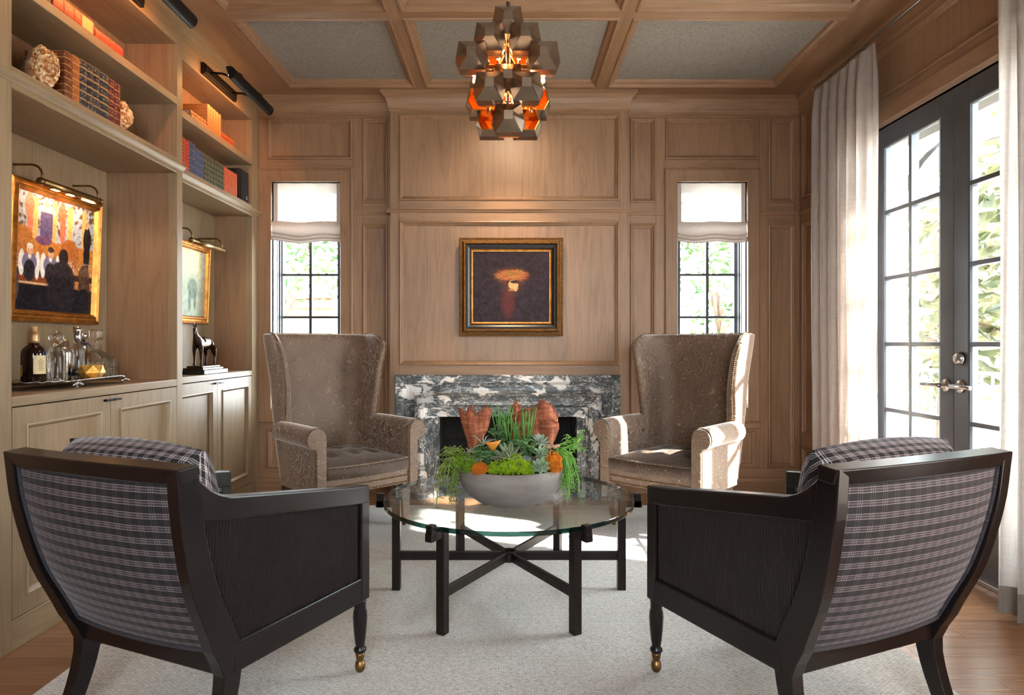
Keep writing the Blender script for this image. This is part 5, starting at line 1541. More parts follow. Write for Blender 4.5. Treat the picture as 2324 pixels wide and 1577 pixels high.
def rosette_leaf(L, w, th, curl, cup, mt, name='leaf'):
    n = 7; mb = MB(); rows = []
    for i in range(n + 1):
        s_ = i / n
        ww = w * (math.sin(PI * min(1, 0.12 + s_ * 0.88)) ** 0.7) * (1 - 0.2 * s_) if s_ < 1 else 0.0004
        y = -L * s_; z = curl * s_ * s_
        rows.append([(-ww, y, z + cup * ww), (0, y, z), (ww, y, z + cup * ww), (0, y, z - th * (1 - s_) - 0.0004)])
    return mb.sheet(rows, closed_v=True).mesh(name, mt)
def rosette(name, label, cat, loc, L, w, rings, mt, curl=0.0, cup=0.4, tilt_=(0, 0), group=None, th=0.004):
    r = thing(name, label, cat, loc, 0, group)
    r.rotation_euler = (tilt_[0], tilt_[1], 0)
    me = rosette_leaf(L, w, th, curl, cup, mt)
    k = 0
    for n, el, s_ in rings:
        for i in range(n):
            inst('leaf', me, r, (0, 0, 0.002 * k), (-R(el), 0, 2 * PI * (i + 0.5 * (k % 2)) / n + k * 0.3), (s_, s_, s_))
        k += 1
    return r
rosette('agave', 'spiky white-striped agave rosette above the lime moss', 'plant', at(1155, 1046, 2.62), 0.086, 0.0115, [(9, 12, 1.0), (8, 36, 1.0), (6, 58, 0.92), (4, 76, 0.75)], M_agave, 0.004, 0.5, (R(24), 0))
rosette('echeveria', 'pale green echeveria rosette on the bowl rim between lime moss and orange moss', 'succulent', at(1226, 1062, 2.575), 0.044, 0.0125, [(9, 10, 1.0), (8, 30, 0.92), (6, 52, 0.75), (4, 72, 0.5)], M_ros, 0.008, 0.5, (R(42), R(6)), 'echeveria rosettes', 0.005)
rosette('echeveria', 'pale green echeveria rosette just above the rim one', 'succulent', at(1229, 1034, 2.66), 0.046, 0.010, [(9, 12, 1.0), (8, 34, 0.92), (6, 55, 0.75), (4, 74, 0.5)], M_ros, 0.006, 0.5, (R(30), R(12)), 'echeveria rosettes', 0.004)
rosette('echeveria', 'silvery echeveria rosette highest on the right, below the broad bark', 'succulent', at(1226, 1006, 2.74), 0.048, 0.0075, [(10, 14, 1.0), (8, 36, 0.95), (6, 58, 0.8), (4, 76, 0.6)], M_ros_b, 0.004, 0.4, (R(28), R(16)), 'echeveria rosettes', 0.003)
def airplant(label, loc, L, n, seed, mt, tl):
    rs = random.Random(seed); a = thing('air_plant', label, 'plant', loc)
    for i in range(n):
        t_ = 2 * PI * i / n + rs.uniform(-0.2, 0.2); el = rs.uniform(0.1, 1.2); q = L * rs.uniform(0.7, 1.1)
        pts = []
        for k in range(7):
            s_ = k / 6
            pts.append((cos(t_) * cos(el) * q * s_, sin(t_) * cos(el) * q * s_, sin(el) * q * s_ - 0.35 * q * s_ * s_ * s_))
        MB().tube(pts, [0.0024 * (1 - k / 6.4) for k in range(7)], 5).build('leaf', mt, a)
    return a
airplant('spidery silver air plant beside the orange gourd peel', at(1096, 1010, 2.60), 0.085, 12, 3, M_air, 0)
airplant('small silver air plant at the foot of the left bark', at(1064, 1026, 2.62), 0.045, 9, 8, M_air, 0)

def pencils(label, base, n, spread, h, seed, lean=0.0):
    rs = random.Random(seed); c = thing('pencil_cactus', label, 'cactus', base)
    for i in range(n):
        a = rs.uniform(0, 2 * PI); r = spread * rs.random() ** 0.5
        p = Vector((r * cos(a) * 0.6, r * sin(a) * 0.4, 0)); hh = h * rs.uniform(0.65, 1.05)
        q = p + Vector((r * cos(a) * 0.9 + lean, r * sin(a) * 0.3, hh))
        m_ = (p + q) / 2 + Vector((rs.uniform(-0.004, 0.004), 0, 0))
        mb = MB().tube([p, m_, q], [0.0023, 0.0024, 0.0019], 6)
        if rs.random() < 0.55:
            d = rs.choice((-1, 1)); mb.tube([m_, m_ + Vector((d * 0.012, 0, hh * 0.22)), m_ + Vector((d * 0.015, 0, hh * 0.4))], [0.0019, 0.0020, 0.0016], 6)
        mb.build('stem', M_pencil, c)
pencils('pencil cactus standing tall at the back, between the two barks', at(1136, 985, 2.90), 14, 0.060, 0.135, 4)
pencils('pencil cactus in front of the broad bark', at(1191, 1005, 2.78), 16, 0.064, 0.150, 9)
pencils('short pencil cactus rising right of the jade plant', at(1158, 1000, 2.76), 7, 0.025, 0.12, 12)

def jade(label, base, n, rad, h, seed, mt=None, size=0.011):
    rs = random.Random(seed); c = thing('jade_plant', label, 'succulent', base, 0, 'small jade plants')
    st = MB(); me = MB().ball((0, 0, 0), 1, 7, 5, (1, 0.72, 0.45)).mesh('leaf', mt or M_jade)
    for i in range(n):
        a = rs.uniform(0, 2 * PI); r = rad * rs.random() ** 0.5; z = h * rs.uniform(0.35, 1.0)
        p = Vector((r * cos(a), r * sin(a) * 0.7, z))
        st.tube([(p.x * 0.3, p.y * 0.3, -0.01), (p.x * 0.7, p.y * 0.7, z * 0.6), p], 0.0018, 5)
        for k in range(4):
            q = 2 * PI * k / 4 + a; s_ = size * rs.uniform(0.7, 1.15)
            inst('leaf', me, c, p + Vector((cos(q) * s_ * 0.8, sin(q) * s_ * 0.8, 0.002 * (k % 2))), (rs.uniform(-0.3, 0.3), -R(28), q), (s_, s_, s_))
    st.build('stems', M_jade, c)
jade('rounded jade plant at the top, below the tall pencil cactus', at(1130, 1000, 2.83), 14, 0.048, 0.062, 2)
jade('dark jade plant left of the striped agave', at(1098, 1050, 2.66), 16, 0.058, 0.055, 5)
jade('dark jade plant right of the striped agave', at(1198, 1036, 2.68), 16, 0.050, 0.068, 6)
jade('leafy jade plant behind the striped agave', at(1156, 1030, 2.76), 18, 0.075, 0.060, 15)
jade('leafy jade plant between the orange gourd peel and the left bark', at(1090, 1036, 2.76), 12, 0.05, 0.055, 16)
jade('leafy jade plant below the broad bark', at(1218, 1020, 2.80), 14, 0.05, 0.06, 17)
jade('low jade plant behind the left orange moss', at(1070, 1052, 2.66), 10, 0.04, 0.045, 8, M_trail_d, 0.009)

def moss(label, loc, rx, rz, n, seed, mt, group):
    rs = random.Random(seed); mb = MB()
    for i in range(n * 4):
        d = Vector((rs.gauss(0, 1), rs.gauss(0, 1), abs(rs.gauss(0, 0.8)) - 0.5)).normalized()
        k = 0.75 + 0.3 * rs.random() + 0.12 * math.sin(d.x * 7 + seed) * math.cos(d.z * 6)
        mb.ball((d.x * rx * k, d.y * rx * 0.8 * k, d.z * rz * k), rx * rs.uniform(0.045, 0.115), 4, 3)
    mb.ball((0, 0, 0), 1, 12, 8, (rx * 0.72, rx * 0.55, rz * 0.72))
    o = mb.build('moss_clump', mt, loc=loc, weld=False, fix=False)
    return tag(o, label, 'moss', group)
for i, (px, py, Y, rx, rz, w) in enumerate(((1124, 1064, 2.60, 0.036, 0.032, 'lime moss clump next to the left orange moss'), (1152, 1062, 2.585, 0.040, 0.040, 'lime moss clump under the striped agave'),
                                            (1172, 1050, 2.60, 0.032, 0.036, 'highest lime moss clump, beside the grey pebble'), (1193, 1064, 2.585, 0.036, 0.036, 'lime moss clump next to the rim echeveria'))):
    moss(w, at(px, py, Y), rx, rz, 150, 20 + i, M_moss, 'lime moss clumps')
moss('darker green moss clump left of the left orange moss', at(1068, 1062, 2.64), 0.034, 0.036, 110, 31, M_moss_d, 'green moss clumps')
moss('darker green moss clump at the left edge among the trailing stems', at(1046, 1048, 2.70), 0.040, 0.040, 110, 32, M_moss_d, 'green moss clumps')
moss('low round orange moss clump at the front left of the planter', at(1090, 1065, 2.585), 0.032, 0.030, 140, 41, M_moss_o, 'orange moss clumps')
moss('tall orange moss clump at the right rim of the planter', at(1257, 1052, 2.62), 0.034, 0.052, 170, 42, M_moss_o, 'orange moss clumps')
mb = MB(); grid = []
for i in range(15):
    a = R(-80 + 160 * i / 14)
    grid.append([(0.034 * math.sin(a) * s_, -0.030 * cos(a) * s_, 0.046 * s_ * (0.9 + 0.1 * math.sin(a)) - 0.004 * (1 - s_)) for s_ in (0.12, 0.4, 0.7, 1.0)])
o = mb.sheet(grid).build('gourd_peel', M_orange, loc=at(1119, 1024, 2.60))
o.modifiers.new('thick', 'SOLIDIFY').thickness = 0.003
tag(o, 'curved orange gourd peel in the middle of the planter', 'gourd')
tag(MB().ball((0, 0, 0), 0.028, 14, 9, (1, 0.7, 0.62)).build('pebble', simple('speckled_pebble', lin(92, 100, 100), 0.8, 0, 0.5, 160, 0.5, 200), loc=at(1191, 1043, 2.62)), 'grey speckled pebble behind the lime moss', 'stone')
mb = MB()
for k in range(4): mb.ball((0.012 * k - 0.02, 0.003 * (k % 2), 0.004 * (k % 2)), 0.011, 8, 6, (1.2, 0.8, 0.7))
tag(mb.build('driftwood', simple('pale_driftwood', lin(188, 150, 122), 0.9, 0, 0.2, 50, 0.6, 90), loc=at(1256, 1014, 2.74)), 'small pale driftwood knot behind the tall orange moss', 'driftwood')

def trailing(name, label, base, n, seed, mt, fan, drop, rise, r=0.0021, fork=3, limit=None):
    """stems arching out of the bowl and hanging down, each forking into short twigs"""
    rs = random.Random(seed); mb = MB()
    for i in range(n):
        dx, dy = rs.uniform(*fan[0]), rs.uniform(*fan[1])
        o_ = Vector((rs.uniform(-0.02, 0.02), rs.uniform(-0.03, 0.03), rs.uniform(-0.01, 0.02)))
        D = rs.uniform(*drop); up = rs.uniform(*rise)
        pts = []
        for k in range(9):
            s_ = k / 8
            pts.append(o_ + Vector((dx * (1 - (1 - s_) ** 2), dy * s_, up * math.sin(PI * min(1, s_ * 1.3)) * (1 - s_) - D * s_ ** 2.0)) + Vector((rs.uniform(-0.004, 0.004), rs.uniform(-0.004, 0.004), 0)))
        mb.tube(pts, [r * 1.15] * 6 + [r, r * 0.9, r * 0.7], 5)
        for k in (3, 4, 5, 6, 7, 8):
            for _ in range(fork):
                if rs.random() < 0.55:
                    p = pts[k]; d = Vector((rs.uniform(-1, 1), rs.uniform(-0.8, 0.8), rs.uniform(-1.0, 0.45))).normalized() * rs.uniform(0.018, 0.038)
                    mb.tube([p, p + d * 0.5 + Vector((0, 0, 0.003)), p + d], [r * 0.85, r * 0.8, r * 0.55], 5)
    o = mb.build(name, mt, loc=base, weld=False, fix=False)
    return tag(o, label, 'plant', 'trailing mistletoe cacti')
trailing('mistletoe_cactus', 'olive-green mistletoe cactus hanging over the left side of the bowl', at(1048, 1050, 2.70), 12, 5, M_trail_d, ((-0.085, -0.02), (-0.09, 0.02)), (0.04, 0.19), (0.0, 0.04), 0.0024, 4)
trailing('mistletoe_cactus', 'bushy olive mistletoe cactus spreading at the left of the left bark', at(1046, 1038, 2.78), 16, 6, M_trail_d, ((-0.085, -0.01), (-0.06, 0.05)), (-0.05, 0.02), (0.02, 0.07))
trailing('mistletoe_cactus', 'dense bright green mistletoe cactus cascading over the right side', at(1266, 1034, 2.74), 46, 7, M_trail, ((0.015, 0.075), (-0.09, 0.05)), (0.05, 0.185), (0.01, 0.035), 0.0017, 2)
trailing('mistletoe_cactus', 'open green mistletoe cactus sprig rising at the far right of the planter', at(1262, 1020, 2.82), 8, 8, M_trail, ((0.05, 0.12), (-0.02, 0.04)), (-0.09, 0.0), (0.0, 0.03), 0.0022, 3)

# ------------------------------------------------------------------ chandelier
bz_out = simple('brushed_bronze', lin(168, 146, 126), 0.27, 1.0, 0.12, 10)
bz_in = simple('gilded_inside', lin(232, 150, 60), 0.35, 0.9, 0.08, 10)
ch = thing('chandelier', 'faceted bronze cluster chandelier with glowing amber inside', 'chandelier', (-0.004, 2.92, 2.09))
def unit():
    lv = [((0.046, 0.048), 0.0), ((0.0605, 0.062), 0.055), ((0.0585, 0.062), 0.112), ((0.0195, 0.0195), 0.158)]
    def sq(h, d, ins=0.0):
        a, b = h[0] - ins, h[1] - ins
        k = 0.0 if d > 0.13 else (0.011 if d > 0.1 else 0.016)       # the sides swell at mid height
        n = 1.0 if d > 0.1 else 0.88                                  # and the body narrows towards its foot
        return [(-a * n, -d, -b), (a * n, -d, -b), (a + k, -d, -b * 0.15), (a * 0.97, -d, b), (-a * 0.97, -d, b), (-a - k, -d, -b * 0.15)]
    o = MB().sheet([sq(*q) for q in lv], closed_v=True, smooth=False); o.add(sq(*lv[-1]), [(0, 1, 2, 3, 4, 5)])
    i = MB().sheet([sq(h, d - 0.003, 0.003) for h, d in lv], closed_v=True, smooth=False); i.add(sq((0.0195, 0.0195), 0.155, 0.003), [(0, 1, 2, 3, 4, 5)])
    i.sheet([sq((0.048, 0.050), 0.0), sq((0.048, 0.050), -0.003, 0.003)], closed_v=True, smooth=False)
    m_ = MB(); m_.v = o.v + i.v; n = len(o.v)
    m_.f = o.f + [[a + n for a in f] for f in i.f]; m_.sm = [False] * len(m_.f)
    me = m_.mesh('shade', bz_out, weld=False, fix=False); me.materials.append(bz_in)
    for k, p in enumerate(me.polygons):
        if k >= len(o.f): p.material_index = 1
    return me
um = unit()
px2 = lambda x, y: ((x - 1153) / 493.0, 1.14 + (780 - y) / 493.0 - 2.09)
bulb_me = MB().lathe([(0.0, 0.0), (0.007, 0.0), (0.009, 0.012), (0.006, 0.028), (0.0, 0.038)], 10).mesh('bulb', bulb_glow)
sock_me = MB().lathe([(0.0, -0.03), (0.008, -0.03), (0.008, 0.0), (0.0, 0.0)], 10).mesh('socket', bz_out)
U = []
for px, py, y in ((1153, 66, 0.03), (1113, 112, -0.01), (1190, 112, -0.01), (1075, 161, -0.045), (1230, 161, -0.045), (1153, 190, 0.045), (1114, 233, -0.075), (1192, 233, -0.075), (1154, 294, -0.035)):
    U.append((px2(px, py), y, 0.0))
for px, py, y in ((1113, 112, 0.05), (1190, 112, 0.05), (1098, 160, 0.10), (1208, 160, 0.10), (1090, 216, 0.05), (1216, 216, 0.05), (1153, 212, 0.10), (1114, 264, 0.04), (1194, 264, 0.04)):
    U.append((px2(px, py), y, PI))
for k, ((x, z), y, rz) in enumerate(U):
    inst('shade', um, ch, (x, y, z), (0, 0, rz))
ctr = MB().tube([(0, 0, 0.05), (0, 0, 0.62)], 0.010, 10)
ctr.build('stem', bz_out, ch)
ir = MB()
for (x, z), y, rz in U:
    ir.tube([(0, 0, z), (x * 0.9, y * 0.6, z)], 0.004, 6)
ir.build('arm', bz_out, ch)
for x, z, y in ((-0.155, px2(0, 185)[1], 0.02), (0.162, px2(0, 185)[1], 0.02), (-0.09, px2(0, 240)[1], 0.01), (0.105, px2(0, 240)[1], 0.01), (-0.045, px2(0, 130)[1], 0.03), (0.05, px2(0, 130)[1], 0.03), (0.0, px2(0, 215)[1], 0.0), (0, px2(0, 90)[1], 0.0)):
    b_ = inst('socket', sock_me, ch, (x, y, z)); inst('bulb', bulb_me, b_, (0, 0, 0))
MB().tube([(0, 0, 0.60), (0, 0, 1.03)], 0.0045, 8).build('rod', bz_out, ch)
MB().lathe([(0.0, 0.998), (0.05, 0.998), (0.055, 1.006), (0.055, 1.017), (0.0, 1.017)], 24).build('ceiling_rose', bz_out, ch)
for z, e in ((2.24, 0.9), (2.38, 1.0), (2.52, 0.5)):
    lamp('chandelier_lamp', 'POINT', (-0.004, 2.93, z), e, (1.0, 0.48, 0.16), shadow_soft_size=0.02)

# ------------------------------------------------------------------ curtains and shades
def curtain(label, y0, y1, x, z0, z1, n, seed, amp=0.042, flare=0.0):
    rs = random.Random(seed)
    ph = [rs.uniform(-0.5, 0.5) for _ in range(n + 2)]; am = [rs.uniform(0.7, 1.2) for _ in range(n + 2)]
    nu = n * 14; nz = 34
    def col_at(u, z):
        q = u * n; i = int(min(n - 1, q)); fr = q - i
        hz = (z - z0) / (z1 - z0)
        a = amp * (am[i] * (1 - fr) + am[i + 1] * fr)
        # pinch pleats open up below the heading
        k = 1.0 - 0.5 * max(0, (hz - 0.93) / 0.07)
        s_ = math.sin(2 * PI * q + 0.5 * math.sin(hz * 4 + seed) * (1 - hz) + ph[i] * 0.3)
        s2 = math.sin(4 * PI * q + ph[i]) * 0.25
        sharp = math.copysign(abs(s_) ** (0.75 + 0.6 * hz), s_)
        y = y0 + (y1 - y0) * u + 0.010 * math.sin(2 * PI * q * 2 + hz * 3) + (u - 0.5) * flare * (1 - hz)
        if hz > 0.97: y += 0
        return (x + a * k * (sharp + s2) , y, z + (0.012 * s_ if hz > 0.995 else 0))
    c = None
    zs2 = [z0 + (z1 - z0) * j / nz for j in range(nz + 1)]
    hem = z0 + 0.115
    mb = MB().sheet([[col_at(i / nu, z) for z in [hem] + [q for q in zs2 if q > hem + 0.01]] for i in range(nu + 1)])
    c = mb.build('curtain', curtain_cloth, loc=None)
    tag(c, label, 'curtain', 'pleated linen curtains')
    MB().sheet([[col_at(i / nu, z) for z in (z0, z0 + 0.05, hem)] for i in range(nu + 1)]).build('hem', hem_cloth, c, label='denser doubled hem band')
    for i in range(n):
        yq = y0 + (y1 - y0) * (i + 0.25) / n
        MB().tube([(x, yq, z1 - 0.02), (x, yq, z1 + 0.012)], 0.003, 6).build('hook', nickel, c)
    return c
curtain('oatmeal linen curtain at the far side of the french doors', 3.64, 4.30, 2.085, 0.02, 2.86, 6, 2, 0.04)
curtain('oatmeal linen curtain at the near side of the french doors, cut by the picture edge', 2.10, 2.66, 2.075, 0.02, 2.86, 6, 5, 0.036)
rod = thing('curtain_rod', 'slim metal curtain track above the french doors', 'rod', (2.085, 3.2, 2.885))
MB().tube([(0, -1.25, 0), (0, 1.13, 0)], 0.007, 8).build('track', nickel, rod); MB().tube([(0.02, -1.25, 0.012), (0.02, 1.13, 0.012)], 0.004, 8).build('cord_track', black_metal, rod)
for y in (-1.1, 0.0, 1.1):
    MB().box(-0.004, 0.146, y - 0.008, y + 0.008, 0.006, 0.018).build('bracket', nickel, rod)
MB().ball((0, 1.135, 0), 0.011, 10, 6).build('end_cap', nickel, rod)

shc = MB().sheet([[(2.12 + 0.03 * math.sin(i * 0.9), -0.02 + 1.5 * i / 90, z) for z in (0.02, 1.0, 2.0, 2.86)] for i in range(91)]).build('light_diffuser', curtain_cloth)  # unseen cloth sheet, added to stop direct sun and diffuse the side light
tag(shc, 'unseen cloth sheet added to soften light from the right, nearer the viewpoint', 'curtain')
def roman(label, x0, x1, seed):
    rs = random.Random(seed)
    yq = YB + 0.035; z1, z0 = WZ1 - 0.004, 2.05
    r = thing('roman_shade', label, 'blind', ((x0 + x1) / 2, yq, z0), 0, 'sheer roman shades')
    hw = (x1 - x0) / 2 - 0.006; h = z1 - z0
    nx = 24
    MB().sheet([[(hw * (-1 + 2 * i / nx), 0.004 * math.sin(i * 0.9 + seed), h * j / 6) for j in range(7)] for i in range(nx + 1)]).build('sheer_panel', shade_cloth, r)
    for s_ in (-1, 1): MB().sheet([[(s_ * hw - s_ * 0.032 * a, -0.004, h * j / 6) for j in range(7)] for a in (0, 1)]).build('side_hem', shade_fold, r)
    def wavy(i, a): return a * math.sin(2 * PI * (i / nx) * 1.5 + seed) + 0.006 * abs(-1 + 2 * i / nx) ** 3 * 2
    for k, (za, zb, d) in enumerate(((0.03, -0.085, -0.030), (-0.055, -0.112, -0.022), (-0.09, -0.132, -0.012))):
        rows = []
        for i in range(nx + 1):
            x = (hw + 0.004) * (-1 + 2 * i / nx); w = wavy(i, 0.008)
            rows.append([(x, -0.002, za + w * 0.5), (x, d * 0.7, (za + zb) / 2 + 0.02 + w), (x, d, zb + 0.02 + w), (x, d * 0.7, zb + w), (x, 0.008, zb + 0.015 + w)])
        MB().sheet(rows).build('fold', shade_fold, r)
    return r
roman('sheer linen roman shade on the window left of the fireplace', WOP[0][0], WOP[0][1], 1.0)
roman('sheer linen roman shade on the window right of the fireplace', WOP[1][0], WOP[1][1], 2.6)

# ------------------------------------------------------------------ bar tray and bottles on the counter
ZC = 0.943
tr_ = thing('serving_tray', 'chased silver footed tray on the bookcase counter', 'tray', (-2.06, 2.94, ZC), 0)
def rrect(hx, hy, r, n=10, wob=0.0):
    pts = []
    for cx_, cy_, a0 in ((hx - r, hy - r, 0), (-hx + r, hy - r, 90), (-hx + r, -hy + r, 180), (hx - r, -hy + r, 270)):
        for i in range(n + 1):
            a = R(a0 + 90 * i / n); pts.append((cx_ + r * cos(a), cy_ + r * math.sin(a)))
    return pts
def ringz(hx, hy, r, z, wob=0): 
    P_ = rrect(hx, hy, r)
    return [(x * (1 + wob * math.sin(k * 2.4)), y * (1 + wob * 0.5 * math.sin(k * 2.4)), z + wob * 0.12 * math.cos(k * 2.4)) for k, (x, y) in enumerate(P_)]
mb = MB().sheet([ringz(0.10, 0.27, 0.08, 0.026), ringz(0.112, 0.285, 0.09, 0.028), ringz(0.135, 0.31, 0.11, 0.036, 0.02), ringz(0.145, 0.322, 0.12, 0.038, 0.03), ringz(0.143, 0.32, 0.12, 0.033, 0.03), ringz(0.11, 0.283, 0.09, 0.022), ringz(0.10, 0.27, 0.08, 0.021)], closed_v=True)
mb.add(ringz(0.10, 0.27, 0.08, 0.026), [tuple(range(44))]).add(ringz(0.10, 0.27, 0.08, 0.021), [tuple(range(44))])
mb.build('tray_plate', silver_rim, tr_)
for x, y in ((0.115, -0.10), (0.115, 0.25), (-0.11, -0.25), (-0.11, 0.25)):
    f = MB().tube([(x, y, 0.024), (x + 0.012, y, 0.016), (x + 0.006, y, 0.006), (x + 0.014, y, 0.004)], [0.010, 0.008, 0.006, 0.007], 8)
    for k in range(5): f.ball((x + 0.016, y + 0.014 * (k - 2), 0.022 - 0.004 * abs(k - 2)), 0.008, 6, 5)
    f.build('foot', silver_rim, tr_)
ZT = ZC + 0.027
def lat(prof, n=28, **k): return MB().lathe(prof, n, **k)
b = thing('whisky_bottle', 'dark whisky bottle with cream label and gold capsule, leftmost on the tray', 'bottle', (-2.06, 2.752, ZT))
lat([(0, 0), (0.044, 0), (0.047, 0.004), (0.047, 0.125), (0.044, 0.143), (0.032, 0.158), (0.020, 0.168), (0.018, 0.185), (0.0, 0.185)]).build('bottle_body', liquor, b)
lat([(0.0185, 0.168), (0.0215, 0.185), (0.018, 0.205), (0.017, 0.222), (0.0, 0.222)]).build('capsule', simple('gold_foil', lin(190, 150, 110), 0.4, 0.7), b)
lat([(0.0, 0.222), (0.0125, 0.222), (0.0125, 0.245), (0.0, 0.245)]).build('cork_cap', simple('tan_cork', lin(206, 160, 110), 0.6), b)
def label_patch(mt, r, z0, z1, a0, a1, par):
    o = MB().sheet([[(r * cos(R(a0 + (a1 - a0) * i / 10)), r * math.sin(R(a0 + (a1 - a0) * i / 10)), z) for z in (z0, z1)] for i in range(11)]).build('paper_label', mt, par, label='cream paper label')
    return o
cream = simple('cream_label', lin(222, 200, 156), 0.7)
pl_ = label_patch(cream, 0.0476, 0.040, 0.120, -56, 10, b)
ink = simple('label_ink', lin(90, 70, 50), 0.8)
tx = MB()
for k in range(8):
    z = 0.100 - k * 0.0065; w_l = (7, 16, 13, 15, 9, 12, 14, 10)[k]
    for q in range(w_l):
        if (q * 7 + k * 3) % 5 == 0: continue
        a = R(-22 + (q - w_l / 2) * 2.0)
        tx.add([(0.0479 * cos(a), 0.0479 * math.sin(a), z), (0.0479 * cos(a + R(1.4)), 0.0479 * math.sin(a + R(1.4)), z), (0.0479 * cos(a + R(1.4)), 0.0479 * math.sin(a + R(1.4)), z + 0.0032), (0.0479 * cos(a), 0.0479 * math.sin(a), z + 0.0032)], [(0, 1, 2, 3)])
tx.build('label_print', ink, pl_, weld=False)
label_patch(cream, 0.0476, 0.03, 0.08, -150, -110, b)
flut = lambda k, d: (lambda r, t, z: r * (1 + d * abs(math.cos(k * t))) if r > 0.01 else r)
b = thing('decanter', 'tall cut-crystal decanter with ball stopper beside the dark whisky bottle', 'decanter', (-1.995, 2.795, ZT))
lat([(0, 0), (0.032, 0), (0.034, 0.006), (0.031, 0.014), (0.033, 0.03), (0.035, 0.085), (0.032, 0.125), (0.025, 0.146), (0.026, 0.156), (0.020, 0.160), (0.0, 0.160)], 40, flute=lambda r, t, z: r * (1 + (0.05 * abs(math.cos(6 * t)) if 0.02 < z < 0.13 else 0))).build('decanter_body', crystal, b)
MB().ball((0, 0, 0.198), 0.030, 18, 12).tube([(0, 0, 0.158), (0, 0, 0.175)], 0.010, 10).build('ball_stopper', crystal, b)
b = thing('cocktail_shaker', 'hammered silver cocktail shaker behind the tall decanter', 'shaker', (-2.075, 2.965, ZT))
lat([(0, 0), (0.030, 0), (0.031, 0.004), (0.036, 0.05), (0.038, 0.11), (0.038, 0.126), (0.035, 0.142), (0.024, 0.152), (0.020, 0.156), (0.020, 0.176), (0.017, 0.180), (0.012, 0.190), (0.0, 0.192)], 32).build('shaker_body', silver, b)
b = thing('spirit_bottle', 'clear slim bottle with silver neck and dark label in mid tray', 'bottle', (-2.015, 2.965, ZT))
lat([(0, 0), (0.025, 0), (0.027, 0.004), (0.027, 0.135), (0.024, 0.155), (0.0165, 0.170), (0.0165, 0.178), (0.0, 0.178)]).build('bottle_body', crystal, b)
lat([(0.0175, 0.172), (0.018, 0.20), (0.017, 0.222), (0.019, 0.225), (0.019, 0.248), (0.0, 0.25)]).build('silver_capsule', silver, b)
MB().lathe([(0.0275, 0.022), (0.0275, 0.055)], 28).build('dark_label', black_paint, b)
b = thing('ribboned_bottle', 'amber bottle with blue ribbon and silver stopper at the back of the tray', 'bottle', (-2.115, 3.15, ZT))
lat([(0, 0), (0.040, 0), (0.043, 0.005), (0.043, 0.10), (0.034, 0.122), (0.018, 0.135), (0.0, 0.135)]).build('bottle_body', amber_glass, b)
lat([(0.019, 0.130), (0.019, 0.175), (0.0, 0.175)]).build('silver_neck', silver, b)
lat([(0.0, 0.178), (0.011, 0.178), (0.011, 0.196), (0.024, 0.205), (0.021, 0.218), (0.0, 0.226)]).build('stopper', silver, b)
blue = simple('navy_ribbon', lin(38, 38, 92), 0.5)
lat([(0.0205, 0.168), (0.0215, 0.171), (0.0205, 0.176)]).tube([(0.018, 0.012, 0.172), (0.028, 0.03, 0.15), (0.034, 0.034, 0.13)], 0.0028, 6).build('ribbon', blue, b)
b = thing('square_decanter', 'broad cut-crystal decanter with square stopper at the right of the tray', 'decanter', (-2.04, 3.14, ZT))
vs = []
def sqr(h, r, z): return [(x, y, z) for x, y in rrect(h, h, r, 5)]
dec = MB().sheet([sqr(0.064, 0.016, 0.0), sqr(0.068, 0.018, 0.005), sqr(0.068, 0.018, 0.085), sqr(0.058, 0.03, 0.108), sqr(0.034, 0.03, 0.130), sqr(0.021, 0.0205, 0.142), sqr(0.021, 0.0205, 0.163), sqr(0.026, 0.025, 0.168)], closed_v=True)
dec.add(sqr(0.064, 0.016, 0.0), [tuple(range(24))]).add(sqr(0.026, 0.025, 0.168), [tuple(range(24))])
for k in range(6):
    for j in range(5):
        for s_ in (-1, 1):
            dec.ball((s_ * 0.067, -0.05 + 0.02 * k, 0.014 + 0.016 * j), 0.0075, 4, 2, (0.6, 1, 1)); dec.ball((-0.05 + 0.02 * k, s_ * 0.067, 0.014 + 0.016 * j), 0.0075, 4, 2, (1, 0.6, 1))
dec.build('decanter_body', crystal, b)
MB().box(-0.027, 0.027, -0.027, 0.027, 0.190, 0.242).tube([(0, 0, 0.165), (0, 0, 0.192)], 0.012, 10).build('square_stopper', crystal, b, bevel=0.010, seg=1)
gb = thing('faceted_bowl', 'gold faceted votive bowl at the front of the tray', 'bowl', (-1.965, 2.985, ZT), 0.2)
fb_ = []
for (r, z, o_) in ((0.030, 0.0, 0), (0.058, 0.034, 0.5), (0.050, 0.070, 0), (0.046, 0.070, 0), (0.030, 0.012, 0)):
    fb_.append([(r * cos(2 * PI * (k + o_) / 6), r * math.sin(2 * PI * (k + o_) / 6), z) for k in range(6)])
g_ = MB(); g_.add(sum(fb_, []), [(6 * a + i, 6 * a + (i + 1) % 6, 6 * b_ + (i + (1 if fl else 0)) % 6) for a, b_, fl in ((0, 1, 0),) for i in range(6)]
     + [(6 + i, 0 + (i + 1) % 6, 6 + (i + 1) % 6) for i in range(6)] + [(6 + i, 6 + (i + 1) % 6, 12 + (i + 1) % 6) for i in range(6)] + [(6 + i, 12 + (i + 1) % 6, 12 + i) for i in range(6)]
     + [(12 + i, 12 + (i + 1) % 6, 18 + (i + 1) % 6, 18 + i) for i in range(6)] + [(18 + i, 18 + (i + 1) % 6, 24 + (i + 1) % 6, 24 + i) for i in range(6)] + [tuple(range(24, 30)), tuple(range(0, 6))])
gbm = simple('hammered_gold', lin(222, 170, 84), 0.35, 0.8, 0.15, 60, 0.5, 140)
g_.build('bowl_body', gbm, gb)
MB().lathe([(0, 0.03), (0.038, 0.03), (0.0, 0.034)], 12).build('candle_wax', cream, gb)

